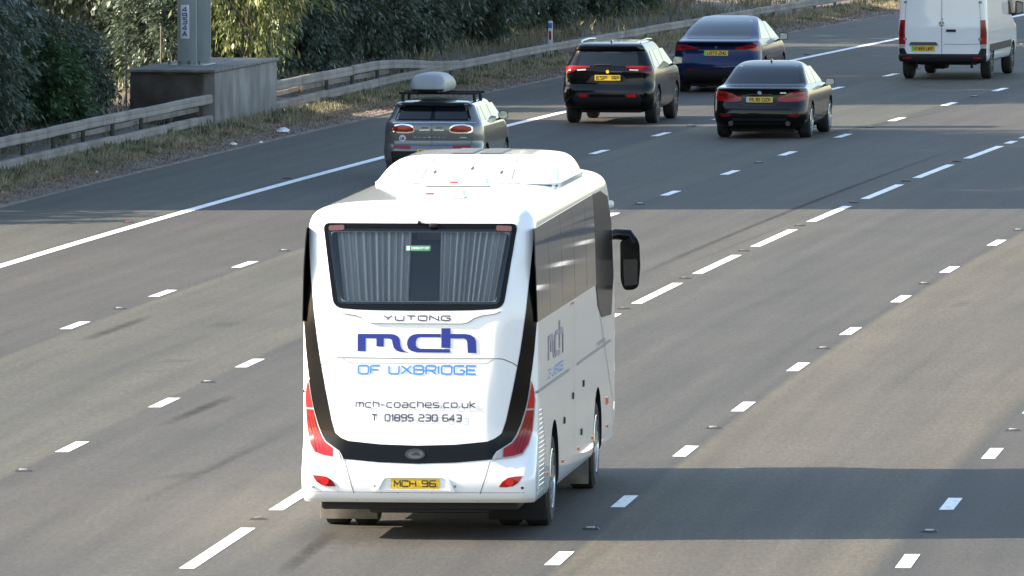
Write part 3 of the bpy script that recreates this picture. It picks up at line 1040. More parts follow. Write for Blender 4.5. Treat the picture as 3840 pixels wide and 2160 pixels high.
col_part("rear_flange", 252.1, 252.15, -20.53, -20.05, 1.28, 8.2)
col_part("base_plate", 250.85, 252.3, -20.70, -19.98, 1.262, 1.285)
for k in range(4):
    col_part("bolt", 250.9 + .02, 250.96 + .02, -20.7 + k * .2, -20.66 + k * .2, 1.285, 1.36, "barrier_post", .004)
brd = col_part("number_board", 250.975, 250.998, -20.46, -20.29, 1.80, 2.47, "letter_white", .004)
def board_map(x, z, e=0.0):
    th = heading(251)
    p = RP(250.968, x + .01, z)
    c = RP((250.975 + 250.998) / 2, -20.375, (1.80 + 2.47) / 2)
    return Vector((p[0] - c[0] , p[1] - c[1] - e, p[2] - c[2]))
lettering("board_letters", "4934A", -20.43, -20.34, 1.85, 2.43, .018, board_map, "letter_navy", brd, vertical=True)

# marker post behind the single rail
mo = RP(295.0, -19.95, .1)
mp_ = empty("marker_post", mo, -heading(295.0))
tag(mp_, "white marker post with blue cap and red reflector behind the barrier", "marker post")
box("post_body", (0, 0, .38), (.105, .035, .86), "letter_white", mp_, .008)
principled("marker_blue", (.04, .16, .42), .5)
box("blue_panel", (0, -.02, .70), (.10, .006, .12), "marker_blue", mp_, .002)
box("red_reflector", (0, -.02, .47), (.055, .006, .20), "lamp_red", mp_, .002)

# slender fence posts standing among the trees
noisy("fence_wood", (.08, .075, .06), (.16, .15, .12), 8, .9)
fo = RP(230, -22.4, .25)
fe = empty("boundary_fence", fo)
tag(fe, "thin wire boundary fence with slender posts among the trees", "fence")
random.seed(9)
ss = 224.0
while ss < 330:
    p = RP(ss, -22.4, 0)
    bm = bmesh.new()
    tube_bm(bm, [(0, 0, -.1), (random.uniform(-.02, .02), 0, 1.55)], .022, 6)
    o = bm_obj("fence_post", bm, "fence_wood", fe)
    o.location = (p[0] - fo[0], p[1] - fo[1], 0)
    ss += 3.6 + random.uniform(-.4, .4)
for zz in (.5, .95, 1.4):
    bm = bmesh.new()
    tube_bm(bm, [tuple(np.array(RP(s, -22.37, zz)) - np.array([fo[0], fo[1], 0.0])) for s in range(224, 332, 6)], .003, 4)
    bm_obj("wire", bm, "barrier_post", fe)

# litter on the verge
noisy("litter_white", (.55, .56, .58), (.80, .80, .80), 12, .7)
def litter(s, d, size, label, mat="litter_white", cat="litter"):
    bm = bmesh.new()
    bmesh.ops.create_icosphere(bm, subdivisions=2, radius=1)
    rr = random.Random(int(s * 10))
    for v in bm.verts:
        k = rr.uniform(.55, 1.15)
        v.co = Vector((v.co.x * size[0] * k, v.co.y * size[1] * k, max(-.2, v.co.z) * size[2] * k))
    o = bm_obj("litter", bm, mat)
    p = RP(s, d, verge_z(s, d) + size[2] * .3 if d < -17.6 else .01 + size[2] * .2)
    o.location = p
    tag(o, label, cat)
litter(248.3, -17.95, (.14, .1, .09), "crumpled white plastic bag in the grass right of the plinth")
litter(242.0, -17.9, (.09, .07, .05), "small white litter in the verge below the plinth")
litter(243.6, -17.62, (.05, .05, .03), "white scrap of paper at the hard shoulder edge")
litter(228.5, -18.2, (.03, .03, .03), "tiny pale scrap in the leaf litter below the left barrier")
noisy("rubber_scrap", (.02, .018, .016), (.05, .045, .04), 9, .9)
litter(213.2, -17.55, (.10, .07, .04), "dark lump of debris on the verge edge at far left", "rubber_scrap", "debris")
litter(302.3, -17.4, (.16, .06, .04), "dark strip of debris on the far hard shoulder edge", "rubber_scrap", "debris")

# ================================================================== plants
def leaf_mesh(name, P, D, size, aspect, mat, curl=.25):
    """P: positions (n,3); D: leaf axis unit (n,3)"""
    n = len(P)
    rnd = RNG.normal(size=(n, 3))
    side = np.cross(D, rnd); side /= np.linalg.norm(side, axis=1, keepdims=True) + 1e-9
    nor = np.cross(side, D)
    L = size * RNG.uniform(.6, 1.25, (n, 1))
    W = L * aspect
    a = P
    b = P + D * L * .5 + side * W * .5 + nor * L * curl * .15
    c = P + D * L
    d = P + D * L * .5 - side * W * .5 + nor * L * curl * .15
    V = np.stack([a, b, c, d], 1).reshape(-1, 3).astype(np.float32)
    me = bpy.data.meshes.new(name)
    me.vertices.add(4 * n)
    me.vertices.foreach_set("co", V.ravel())
    me.loops.add(4 * n)
    me.loops.foreach_set("vertex_index", np.arange(4 * n, dtype=np.int32))
    me.polygons.add(n)
    me.polygons.foreach_set("loop_start", np.arange(0, 4 * n, 4, dtype=np.int32))
    me.update(calc_edges=True)
    me.materials.append(MATS[mat])
    return me

leaf_mat("leaf_willow", (0.081, 0.113, 0.099), (0.178, 0.224, 0.201), .25, .35)
leaf_mat("leaf_dark", (0.046, 0.067, 0.044), (0.109, 0.140, 0.094), .3, .38)
leaf_mat("leaf_mid", (0.060, 0.085, 0.039), (0.138, 0.170, 0.081), .35, .4)
leaf_mat("leaf_lime", (0.086, 0.115, 0.032), (0.218, 0.236, 0.098), .35, .4)
leaf_mat("leaf_bright", (.036, .072, .030), (.070, .125, .055), .35)
noisy("bark", (.05, .042, .033), (.12, .10, .08), 6, .95, 8, .5, (4, 4, .6))

def crown_points(n_clump, per, centre, rad, droop, twig, inner=.45, zmin=-9, spread=.16):
    P, D, tips = [], [], []
    for k in range(n_clump):
        while True:
            v = RNG.normal(size=3); v /= np.linalg.norm(v)
            r = (inner + (1 - inner) * RNG.random() ** .6)
            c = centre + v * rad * r
            if c[2] > zmin: break
        out = np.array([v[0], v[1], v[2] * .4 - droop]); out /= np.linalg.norm(out)
        tips.append(c)
        ln = twig * RNG.uniform(.6, 1.4)
        t = RNG.random((per, 1))
        ax = out + RNG.normal(size=3) * .25
        pts = c + ax * t * ln + np.array([0, 0, -1]) * (t ** 2) * ln * droop * .6 + RNG.normal(size=(per, 3)) * spread * np.array([1, 1, .7])
        dd = ax + RNG.normal(size=(per, 3)) * .55 + np.array([0, 0, -droop])
        dd /= np.linalg.norm(dd, axis=1, keepdims=True)
        P.append(pts); D.append(dd)
    return np.concatenate(P), np.concatenate(D), tips

def trunk_mesh(name, h, r, tips, n_limb=9, lean=0.0):
    bm = bmesh.new()
    pts = [(0, 0, -.4), (0, 0, .2), (lean * .3, .05, h * .3), (lean * .7, -.08, h * .6), (lean, .05, h * .92)]
    tube_bm(bm, pts, [r * 1.5, r * 1.1, r * .85, r * .55, r * .12], 8)
    for k in range(n_limb):
        t = tips[int(RNG.integers(len(tips)))]
        z0 = min(h * .85, max(.5, t[2] * RNG.uniform(.3, .7)))
        a = Vector((lean * z0 / h, 0, z0)); b = Vector(t)
        m = a.lerp(b, .55) + Vector((0, 0, -.15 * (b - a).length))
        tube_bm(bm, [a, m, b], [r * .38, r * .22, r * .05], 6)
    me = bpy.data.meshes.new(name)
    bm.to_mesh(me); bm.free()
    me.materials.append(MATS["bark"])
    return me

VAR = {}
def variety(key, h, radxy, cz, radz, n_clump, per, leaf, aspect, mat, droop, twig, zmin=.3, r=.16, lean=0.0, inner=.45, spread=.16, limbs=9, flat=None):
    P, D, tips = crown_points(n_clump, per, np.array([lean, 0, cz]), np.array([radxy, radxy, radz]), droop, twig, inner, zmin, spread)
    P[:, 2] = np.maximum(P[:, 2], .05)
    if flat is not None:
        P[:, 1] = np.maximum(P[:, 1], flat + .04 * RNG.random(len(P)))
        D[:, 1] = np.maximum(D[:, 1], -.02)
    VAR[key] = (leaf_mesh("crown", P, D, leaf, aspect, mat), trunk_mesh("trunk", h, r, tips, limbs, lean), h)
variety("willow", 10, 3.1, 5.2, 5.0, 400, 120, .20, .36, "leaf_willow", .9, .9, .4, .2)
variety("dark", 14, 3.2, 8.0, 6.4, 430, 100, .19, .5, "leaf_dark", .35, .6, 1.2, .24)
variety("mid", 12, 2.8, 6.4, 5.8, 400, 110, .17, .40, "leaf_mid", .5, .6, .5, .18)
variety("fine", 11, 2.4, 6.0, 5.6, 400, 110, .18, .40, "leaf_dark", .9, .8, .3, .14)
variety("shrub", 3.2, 1.5, 1.7, 1.6, 140, 90, .17, .35, "leaf_dark", .5, .4, .1, .05, 0, .3, .12, 6)
variety("shrub_green", 2.0, 1.0, 1.0, 1.0, 90, 110, .13, .5, "leaf_bright", .3, .3, .05, .04, 0, .2, .1, 5)
variety("lime", 4.6, 1.25, 3.0, 1.7, 100, 70, .19, .28, "leaf_lime", .8, .6, 1.2, .06, 0, .35, .12, 8)
variety("screen_flat", 15, 2.6, 8.0, 7.2, 420, 60, .34, .6, "leaf_dark", .3, .6, .6, .24, 0, .3, .22, flat=-1.9)  # crown face cut flat so its cast shadow has a straight edge
variety("screen", 15, 2.6, 8.0, 7.2, 330, 60, .34, .6, "leaf_dark", .3, .6, .6, .24, 0, .35, .22)

def tree(key, x, y, z, scale, rz, label, group, name="tree", cat="tree", zscale=None):
    crown, trunk, h = VAR[key]
    e = empty(name, (x, y, z), rz)
    e.scale = (scale, scale, zscale or scale)
    tag(e, label, cat, group)
    for nm, me in (("trunk", trunk), ("crown", crown)):
        o = bpy.data.objects.new(nm, me)
        COL.objects.link(o); o.parent = e
    return e
def tree_sd(key, s, d, scale, label, group, name="tree", cat="tree", zscale=None):
    p = RP(s, d, verge_z(s, d) - .05)
    return tree(key, p[0], p[1], p[2], scale, random.uniform(0, 6.28), label, group, name, cat, zscale)

random.seed(21)
# in view, front row
tree_sd("willow", 240.5, -24.6, 1.0, "large blue-green drooping tree left of the concrete plinth", "roadside trees in view")
tree_sd("willow", 233.5, -24.2, .9, "drooping grey-green tree at the far left edge behind the barrier", "roadside trees in view")
tree_sd("fine", 247.5, -25.6, 1.0, "dark fine-leaved tree directly left of the steel column", "roadside trees in view")
tree_sd("lime", 261.6, -20.95, 1.0, "sunlit yellow-green sapling overhanging the plinth right of the column", "roadside trees in view", "sapling", "tree")
tree_sd("fine", 266.0, -24.4, 1.0, "dark drooping tree behind the sunlit sapling", "roadside trees in view")
tree_sd("dark", 272.5, -25.0, .9, "dense dark green tree above the bend of the upper rail", "roadside trees in view")
tree_sd("fine", 279.0, -24.0, 1.0, "tall dark tree behind the car with the roof box", "roadside trees in view")
tree_sd("mid", 286.0, -24.6, 1.0, "lighter green tree left of the marker post", "roadside trees in view")
tree_sd("fine", 293.5, -24.0, 1.0, "dark tree directly behind the marker post", "roadside trees in view")
tree_sd("mid", 301.0, -24.4, 1.0, "green tree above the black estate car right of the marker post", "roadside trees in view")
tree_sd("dark", 309.0, -24.6, .9, "dark tree above the blue car at the top edge", "roadside trees in view")
tree_sd("mid", 318.0, -24.2, 1.0, "last green tree before the verge widens at top right", "roadside trees in view")
# undergrowth in view
US = [(228.5, -22.4, "shrub", .85, "dark bush behind the left end of the barrier"), (236.0, -22.2, "shrub", .9, "dark bush below the drooping tree on the left"), (241.6, -21.7, "shrub_green", 1.0, "bright green bush above the barrier left of the plinth"), (245.2, -21.9, "shrub", .7, "dark bush touching the brown end of the plinth"),
      (262.5, -22.6, "shrub", .8, "dark bush directly right of the plinth"), (267.5, -22.5, "shrub", .9, "dark bush behind the middle of the bent rail"), (274.0, -22.4, "shrub", .9, "dark bush behind the end of the bent rail"), (281.5, -22.3, "shrub", .9, "dark bush left of the marker post"),
      (289.0, -22.5, "shrub", .9, "dark bush just before the marker post"), (298.0, -22.3, "shrub", .85, "dark bush just beyond the marker post"), (306.5, -22.4, "shrub", .8, "dark bush above the blue car"), (315.0, -22.5, "shrub", .7, "dark bush at the top edge beyond the blue car")]
for s, d, key, sc, lb in US:
    tree_sd(key, s, d, sc, lb, "undergrowth behind the barrier", "bush", "bush")
random.seed(33)
for k, s_ in enumerate(np.arange(224.0, 330.0, 3.1)):
    if 246 < s_ < 262: continue
    tree_sd("shrub" if k % 3 else "shrub_green", s_ + random.uniform(-.6, .6), -23.6 + random.uniform(-.5, .4), random.uniform(.75, 1.1), "low dark bush in the continuous undergrowth among the roadside trees", "low bushes among the trees", "bush", "bush")
# woodland behind, and the row outside the frame on the left that shades the carriageway
LB_IN, LB_OUT = "tall dark tree of the wood behind the roadside trees", "tall tree standing left of the view that shades the road"
def wood(x, y, h, out):
    tree("screen", x, y, .2, random.uniform(.9, 1.05), random.uniform(0, 6.28), LB_OUT if out else LB_IN, "woodland trees left of the view" if out else "woodland trees behind", zscale=h / 15.0)
def tall(y, row):
    if y < 250: return 15.5 + 1.5 * row
    if y < 257: return 8.0 + 1.5 * row
    if y < 264: return 6.6 + 2.2 * row
    return 13.5 + 1.5 * row
yy = 217.6
while yy < 330:
    for row, off in enumerate((-26.5, -31.5, -37.0)):
        if yy > 239 and row == 2: continue
        if yy > 239 and ((row == 0 and not 243 < yy < 258) or random.random() < .12): continue
        p = RP(yy, off, 0)
        Y = max(p[1] + random.uniform(-.8, .8), 218.6)
        if 259.3 < Y < 265.8: continue
        wood(p[0] + random.uniform(-.8, .8), Y, tall(Y, row) * random.uniform(.94, 1.05), Y < 238)
    yy += 4.3
for x_ in (-16.5, -20.0, -24.5, -29.5):
    e = tree("screen_flat", x_, 217.35, .2, 1.0, 0.0, LB_OUT, "woodland trees left of the view", zscale=1.12)  # extra unseen trees, lined up to give the road shadow a crisp edge
# a low bush that shades the edge of the hard shoulder at far left
for s, d, sc in ((209.5, -21.8, 1.0), (211.8, -22.4, 1.15)):
    tree_sd("shrub", s, d, sc, "bush just left of the view by the hard shoulder", "bushes left of the view", "bush", "bush")

# verge grass: uncountable
leaf_mat("grass_straw", (.23, .19, .12), (.42, .35, .23), .2, .7)
leaf_mat("grass_olive", (.135, .118, .066), (.26, .225, .135), .25, .6)
leaf_mat("grass_green", (.050, .070, .032), (.11, .135, .065), .3, .6)
leaf_mat("litter_brown", (.11, .075, .058), (.27, .185, .145), .1, .9)
def grass(name, n, mat, dfun, hmin, hmax, label, aspect=.06, sa=196, sb=350, lean=.35, clump=1, zoff=-.02):
    m = n // clump
    s = RNG.uniform(sa, sb, m).repeat(clump) + RNG.normal(0, .08 if clump > 1 else 0, m * clump)
    d = dfun(m).repeat(clump) + RNG.normal(0, .08 if clump > 1 else 0, m * clump)
    u = s - 130.0
    b = H0 + KAP * u
    x = (math.cos(H0) - np.cos(b)) / KAP + np.cos(b) * d
    y = 130 + (np.sin(b) - math.sin(H0)) / KAP - np.sin(b) * d
    z = np.array([verge_z(a, c) for a, c in zip(s, d)]) + zoff
    P = np.stack([x, y, z], 1)
    D = np.stack([RNG.normal(0, lean, len(s)), RNG.normal(0, lean, len(s)), np.ones(len(s))], 1)
    D /= np.linalg.norm(D, axis=1, keepdims=True)
    # taller towards the barrier
    k = np.clip((-17.7 - d) / 1.6, .25, 1.0)
    me = leaf_mesh(name, P, D * k[:, None], (hmin + hmax) / 2, aspect, mat, .8)
    o = bpy.data.objects.new(name, me)
    COL.objects.link(o)
    tag(o, label, "grass", kind="stuff")
    return o
uni = lambda a, b: (lambda m: RNG.uniform(a, b, m))
grass("straw_grass", 34000, "grass_straw", uni(-19.4, -17.95), .14, .30, "dry straw-coloured grass along the verge in front of the barrier", .05, clump=12)
grass("olive_grass", 34000, "grass_olive", uni(-19.4, -18.2), .12, .28, "olive grass and weeds along the verge", .07, clump=16)
grass("green_weeds", 9000, "grass_green", uni(-19.4, -18.5), .12, .30, "green weeds at the foot of the barrier", .16, clump=45)
grass("rough_grass", 26000, "grass_olive", uni(-26, -20.2), .2, .5, "rough grass under the trees behind the barrier", .06, clump=14)
o = grass("leaf_litter", 20000, "litter_brown", uni(-18.7, -17.66), .06, .10, "brown leaf litter along the edge of the hard shoulder", .7, lean=3.0, zoff=.015)
o["category"] = "leaf litter"
# ================================================================== the coach
CY = 134.75
cp = RP(CY, -1.40, 0)
coach = empty("coach", cp, -heading(CY))
tag(coach, "white touring coach with blue mch lettering and curtained rear window", "coach")

def crease_x(z):
    return float(pchip([.3, .9, 1.3, 1.93, 2.46, 3.3, 3.6], [.86, .80, .80, .86, .93, 1.03, 1.06], z)[0])
def coach_extra(ax, z):
    c = crease_x(z)
    k = .55 if z > 1.1 else .55 * max(0.0, (z - .7) / .4)
    return k * max(0.0, ax - c)
CL = 11.95
ch = Hull([
 # z     rear   front      w      bow   rx   ry_r  ry_f
 (.40, .10, CL - .25, 1.225, .05, .16, .16, .55),
 (.46, .03, CL - .15, 1.245, .05, .16, .16, .60),
 (.62, .00, CL - .05, 1.250, .05, .15, .14, .60),
 (.84, .03, CL, 1.252, .05, .14, .12, .62),
 (1.05, .07, CL, 1.252, .045, .12, .08, .64),
 (1.60, .09, CL - .02, 1.252, .045, .10, .06, .66),
 (1.93, .11, CL - .05, 1.252, .045, .10, .06, .66),
 (2.30, .13, CL - .10, 1.250, .045, .10, .06, .68),
 (2.46, .15, CL - .14, 1.246, .045, .10, .06, .68),
 (3.00, .27, CL - .36, 1.228, .045, .11, .07, .70),
 (3.33, .37, CL - .58, 1.205, .045, .13, .09, .72),
 (3.42, .42, CL - .70, 1.175, .045, .16, .10, .72),
 (3.48, .48, CL - .86, 1.115, .05, .20, .12, .70),
 (3.53, .60, CL - 1.1, .980, .06, .25, .12, .66),
 (3.56, .80, CL - 1.4, .700, .06, .25, .12, .60),
 (3.57, 1.0, CL - 1.7, .400, .05, .15, .10, .40),
], coach_extra, nx=16, nc=8, ns=34)
body = ch.build("body", "coach_white", coach)

# openings: rear window recess, wheel arches
WIN = [(-1.038, 3.352), (1.038, 3.352), (.905, 2.462), (.60, 2.44), (0, 2.432), (-.60, 2.44), (-.905, 2.462)]
win_in = rounded([(-.955, 3.262), (.955, 3.262), (.825, 2.535), (-.825, 2.535)], .06, 4)
bm = bmesh.new()
lo = [bm.verts.new((x, -.3, z)) for x, z in win_in]
hi = [bm.verts.new((x, 1.30, z)) for x, z in win_in]
bm.faces.new(lo); bm.faces.new(hi[::-1])
for i in range(len(lo)):
    j = (i + 1) % len(lo)
    bm.faces.new((lo[i], lo[j], hi[j], hi[i]))
bmesh.ops.recalc_face_normals(bm, faces=bm.faces[:])
cuts = [bm_obj("cutter", bm, "cabin_dark", coach)]
RW, FW = 2.62, 8.75
for sg in (-1, 1):
    cuts.append(arch_cutter(coach, sg, RW, .52, .62, .62, 1.6))
    cuts.append(arch_cutter(coach, sg, FW, .52, .62, .72, 1.6))
apply_cuts(body, cuts)

# rear window: frit, glass, curtains, seats
outer = rounded(WIN, [.07, .07, .10, .1, .3, .1, .10], 5)
outer = densify(outer, .06)
def inner_of(p):
    # nearest direction towards the window centre, clamped to the clear opening
    cx, cz = 0.0, 2.90
    dx, dz = p[0] - cx, p[1] - cz
    lo_, hi_ = 0.0, 1.0
    def inside(q):
        x, z = q
        if z > 3.265 or z < 2.53: return False
        return abs(x) < .825 + (z - 2.535) / (3.262 - 2.535) * .13
    for _ in range(24):
        m = (lo_ + hi_) / 2
        if inside((cx + dx * m, cz + dz * m)): lo_ = m
        else: hi_ = m
    return (cx + dx * lo_, cz + dz * lo_)
ring_patch("window_surround", ch, outer, [inner_of(p) for p in outer], "black_gloss", coach, .006)
pane = rpatch("rear_glass", ch, rounded([(-.985, 3.29), (.985, 3.29), (.855, 2.505), (-.855, 2.505)], .05, 3), "clear_glass", coach, .011, (.12, .08), False)
def curtain(x0, x1, x0b, x1b, seed):
    rr = random.Random(seed)
    n = 110
    vs, fs = [], []
    rows = 8
    ph = 0
    prof = []
    for k in range(n + 1):
        u = k / n
        prof.append(.034 * math.sin(u * 2 * math.pi * 11 + .6 * math.sin(u * 9 + seed)) + .008 * math.sin(u * 2 * math.pi * 23 + seed))
    for r_ in range(rows + 1):
        v = r_ / rows
        z = 3.30 - v * .80
        for k in range(n + 1):
            u = k / n
            x = (x0 + (x1 - x0) * u) * (1 - v) + (x0b + (x1b - x0b) * u) * v
            y = ch.rear(max(-.95, min(.95, x)), z) + .09 + prof[k] * (.8 + .4 * v)
            vs.append((x, y, z))
    for r_ in range(rows):
        for k in range(n):
            a = r_ * (n + 1) + k
            fs.append((a, a + 1, a + n + 2, a + n + 1))
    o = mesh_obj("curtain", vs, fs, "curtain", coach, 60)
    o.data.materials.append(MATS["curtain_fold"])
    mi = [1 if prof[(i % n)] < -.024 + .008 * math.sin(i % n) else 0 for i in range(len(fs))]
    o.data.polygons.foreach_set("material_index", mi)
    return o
curtain(-.90, -.095, -.80, -.115, 1)
curtain(.215, .93, .215, .80, 2)
box("seat_back", (.06, 1.1, 2.75), (.44, .16, .75), "seat_grey", coach, .06)
box("interior_panel", (.06, 1.0, 3.2), (.30, .06, .10), "box_grey", coach, .01)
for sg in (-1, 1):
    hl = rpatch("stop_lamp", ch, rounded([(sg * .977, 3.322), (sg * .81, 3.33), (sg * .81, 3.276), (sg * .975, 3.268)], .02, 3), "lamp_pink", coach, .016, (.1, .1))
st = rpatch("exit_sticker", ch, rounded([(-.146, 3.118), (.119, 3.118), (.119, 3.060), (-.146, 3.060)], .01, 2), "sticker_green", coach, .016, (.1, .1))
rpatch("exit_pictogram", ch, [(-.135, 3.110), (-.10, 3.110), (-.10, 3.068), (-.135, 3.068)], "letter_white", st, .0185, (.1, .1))
lettering("sticker_letters", "EmeRGeNCY EXIT".replace("m", "M").replace("e", "E"), -.085, .108, 3.077, 3.102, .004, rear_map(ch, .0185), "letter_white", st, .35)
bm = bmesh.new(); box_bm(bm, (0, 0, 0), (.085, .07, .045), None, .008)
cmo = bm_obj("rear_camera", bm, "black_plastic", coach, 40); cmo.location = (.145, ch.rear(.145, 3.335) - .035, 3.335)
bm = bmesh.new(); box_bm(bm, (0, 0, 0), (.03, .05, .03), None, .006)
cm2 = bm_obj("washer_jet", bm, "black_plastic", coach, 40); cm2.location = (-.01, ch.rear(0, 3.362) - .02, 3.366)

# black U-shaped band round the white engine cover
inn = [(0, 1.006), (.40, 1.018), (.74, 1.052), (.82, 1.085), (.887, 1.137), (.93, 1.27), (1.0, 1.605), (1.068, 1.97), (1.095, 2.15), (1.135, 2.45), (1.165, 2.80), (1.188, 3.10), (1.200, 3.27)]
out = [(1.243, 2.36), (1.215, 2.0), (1.192, 1.80), (1.172, 1.66), (1.150, 1.50), (1.125, 1.385), (1.075, 1.22), (1.022, 1.095), (.985, 1.04), (.90, .985), (.83, .94), (.79, .862), (.40, .828), (0, .815)]
right = inn + [(1.213, 3.10), (1.222, 2.80), (1.236, 2.45)] + out
for sg in (1, -1):
    P = right if sg == 1 else mirror_poly(right)
    rpatch("black_band", ch, P, "black_gloss", coach, .006, (.06, .05))

# tail lamps
lampR = [(1.180, 1.69), (1.208, 1.60), (1.222, 1.48), (1.212, 1.30), (1.196, 1.14), (1.165, 1.0), (1.11, .905), (1.02, .88), (.90, .866), (.785, .852), (.805, .90), (.835, .945), (.90, .985), (.985, 1.04), (1.022, 1.095), (1.075, 1.22), (1.125, 1.385), (1.150, 1.50)]
def shrink(poly, k):
    P = [Vector(p) for p in poly]
    out_ = []
    n = len(P)
    ar = sum(P[i].x * P[(i + 1) % n].y - P[(i + 1) % n].x * P[i].y for i in range(n))
    sgn = 1 if ar > 0 else -1
    for i in range(n):
        a, b, c = P[i - 1], P[i], P[(i + 1) % n]
        n1 = Vector((-(b - a).y, (b - a).x)).normalized() * sgn
        n2 = Vector((-(c - b).y, (c - b).x)).normalized() * sgn
        m = (n1 + n2); m = m.normalized() if m.length > 1e-4 else n1
        out_.append(tuple(b + m * k / max(.5, m.dot(n1))))
    return out_
for sg in (1, -1):
    f = (lambda p: p) if sg == 1 else mirror_poly
    tl = rpatch("tail_lamp", ch, f(lampR), "lamp_clear", coach, .012, (.05, .05))
    core = shrink(lampR, .014)
    up = [p for p in core if p[1] > 1.395]
    rpatch("upper_lens", ch, f([(1.187, 1.668), (1.203, 1.595), (1.209, 1.48), (1.203, 1.395), (1.138, 1.395), (1.160, 1.50)]), "lamp_bright_red", tl, .020, (.05, .05))
    rpatch("lower_lens", ch, f([(1.202, 1.375), (1.197, 1.29), (1.183, 1.14), (1.153, 1.008), (1.104, .922), (1.02, .896), (.905, .882), (.905, .972), (.99, 1.026), (1.036, 1.088), (1.088, 1.215), (1.133, 1.375)]), "lamp_red", tl, .020, (.05, .05))
    rpatch("inner_lens", ch, f([(.893, .880), (.815, .868), (.826, .902), (.845, .938), (.893, .966)]), "lamp_clear", tl, .020, (.05, .05))
    for k in range(3):
        rpatch("lamp_segment", ch, f([(1.07 - k * .035, .91 + k * .02), (1.09 - k * .035, .93 + k * .02), (1.185 - k * .028, 1.30), (1.175 - k * .028, 1.30)]), "lamp_deep_red", tl, .0225, (.05, .05))
    # fog lamp in the bumper
    fg = [(1.118, .69), (1.04, .686), (.965, .672), (.905, .63), (.868, .574), (.95, .572), (1.02, .585), (1.075, .62), (1.10, .655)]
    fl = rpatch("fog_lamp", ch, f(fg), "lamp_red", coach, .008, (.05, .05))
    disc_patch("fog_lens", ch, sg * .985, .628, .042, "lamp_bright_red", fl, .018)
disc_patch("sensor", ch, 1.115, .565, .014, "black_plastic", coach, .008)
disc_patch("sensor", ch, -1.115, .565, .014, "seam_grey", coach, .008)

# engine cover seams, trim panel, bumper seams
rm = rear_map(ch, .004)
strips_mesh("cover_seam", [[(-1.06, 1.84), (-1.0, 1.885), (-.90, 1.93), (-.86, 1.936), (0, 1.93), (.86, 1.93), (.90, 1.925), (1.0, 1.88), (1.06, 1.835)]], .008, rm, "seam_dark", coach)
strips_mesh("cover_seam", [[(-.80, 1.925), (-.74, 1.886), (-.70, 1.880), (.70, 1.876), (.74, 1.882), (.80, 1.920)]], .007, rm, "seam_grey", coach)
strips_mesh("bumper_seam", [[(.772, .842), (.735, .70), (.640, .415)]], .008, rm, "seam_dark", coach)
strips_mesh("bumper_seam", [[(-.772, .842), (-.735, .70), (-.650, .415)]], .008, rm, "seam_dark", coach)
for x in (-.205, .155):
    strips_mesh("bumper_seam", [[(x, .512), (x, .425)]], .006, rm, "seam_grey", coach)
strips_mesh("bumper_seam", [[(-1.12, .512), (0, .515), (1.14, .512)]], .005, rm, "seam_grey", coach)
trim = [(-.862, 2.436), (-.80, 2.405), (-.66, 2.385), (-.60, 2.36), (-.525, 2.312), (-.47, 2.302), (.47, 2.302), (.525, 2.314), (.60, 2.362), (.68, 2.387), (.81, 2.405), (.875, 2.432)]
strips_mesh("trim_edge", [trim], .014, rear_map(ch, .006), "seam_grey", coach)
tpl = rpatch("trim_panel", ch, trim + [(.60, 2.425), (0, 2.418), (-.60, 2.425)], "coach_white", coach, .018, (.1, .05))
lettering("maker_letters", "YUTONG", -.374, .350, 2.326, 2.387, .014, rear_map(ch, .022), "letter_grey", tpl, .38, split=True)
# plate recess: a raised lip round the plate
lip_o = rounded([(-.37, .677), (.325, .674), (.405, .520), (-.460, .522)], [.05, .05, .01, .01], 4)
lip_i = rounded([(-.345, .668), (.30, .666), (.36, .538), (-.415, .540)], [.04, .04, .01, .01], 4)
ring_patch("plate_surround", ch, lip_o, lip_i, "coach_white", coach, .022)
number_plate(ch, coach, "MCH 96", -.022, .553, .660, .515, None, .010)
for x in (-.452, .402):
    disc_patch("reversing_sensor", ch, x, .578, .013, "seam_grey", coach, .006)
# oval badge on the black band
em = rpatch("badge", ch, [(-.026 + .105 * math.cos(a * math.pi / 12), .915 + .058 * math.sin(a * math.pi / 12)) for a in range(24)], "vent_dark", coach, .011, (.06, .06))
ring = [[(-.026 + .095 * math.cos(a * math.pi / 12), .915 + .050 * math.sin(a * math.pi / 12)) for a in range(25)]]
strips_mesh("badge_ring", ring, .012, rear_map(ch, .015), "rim_dark", em)
strips_mesh("badge_bar", [[(-.075, .915), (.025, .915)], [(-.05, .935), (.0, .935)]], .012, rear_map(ch, .0155), "rim_dark", em)

# mch logo and lettering on the engine cover
def c2x(px): return (px - 888.7) * .0014894
def c2z(py): return 2.198 - py * .0014894
def logo(name, polys, mapper_kind, parent, mat="letter_navy", sx=None):
    o = []
    for k, pg in enumerate(polys):
        P = [(c2x(a), c2z(b)) for a, b in pg]
        if mapper_kind == 'rear':
            o.append(rpatch(name, ch, P, mat, parent, .004 + .0004 * k, (.05, .05), False))
        else:
            y0, y1, z0, z1 = mapper_kind
            Q = [(y0 + (p[0] + .646) / 1.27 * (y1 - y0), z0 + (p[1] - 1.99) / .265 * (z1 - z0)) for p in P]
            o.append(spatch(name, ch, Q, mat, parent, 1, .004 + .0004 * k, (.3, .05), False))
    return o
M_ = [(455, 130), (455, 12), (462, 6), (690, 6), (722, 10), (745, 24), (757, 46), (762, 80), (770, 108), (786, 124), (824, 138), (765, 134), (735, 126), (715, 106), (706, 78), (702, 52), (690, 40), (643, 38), (643, 96), (590, 96), (590, 38), (513, 38), (513, 130)]
C_ = [(1052, 4), (1052, 28), (905, 28), (882, 36), (872, 56), (872, 84), (882, 102), (905, 110), (1118, 112), (1118, 138), (880, 136), (842, 128), (818, 110), (809, 80), (812, 50), (828, 24), (852, 10), (885, 4)]
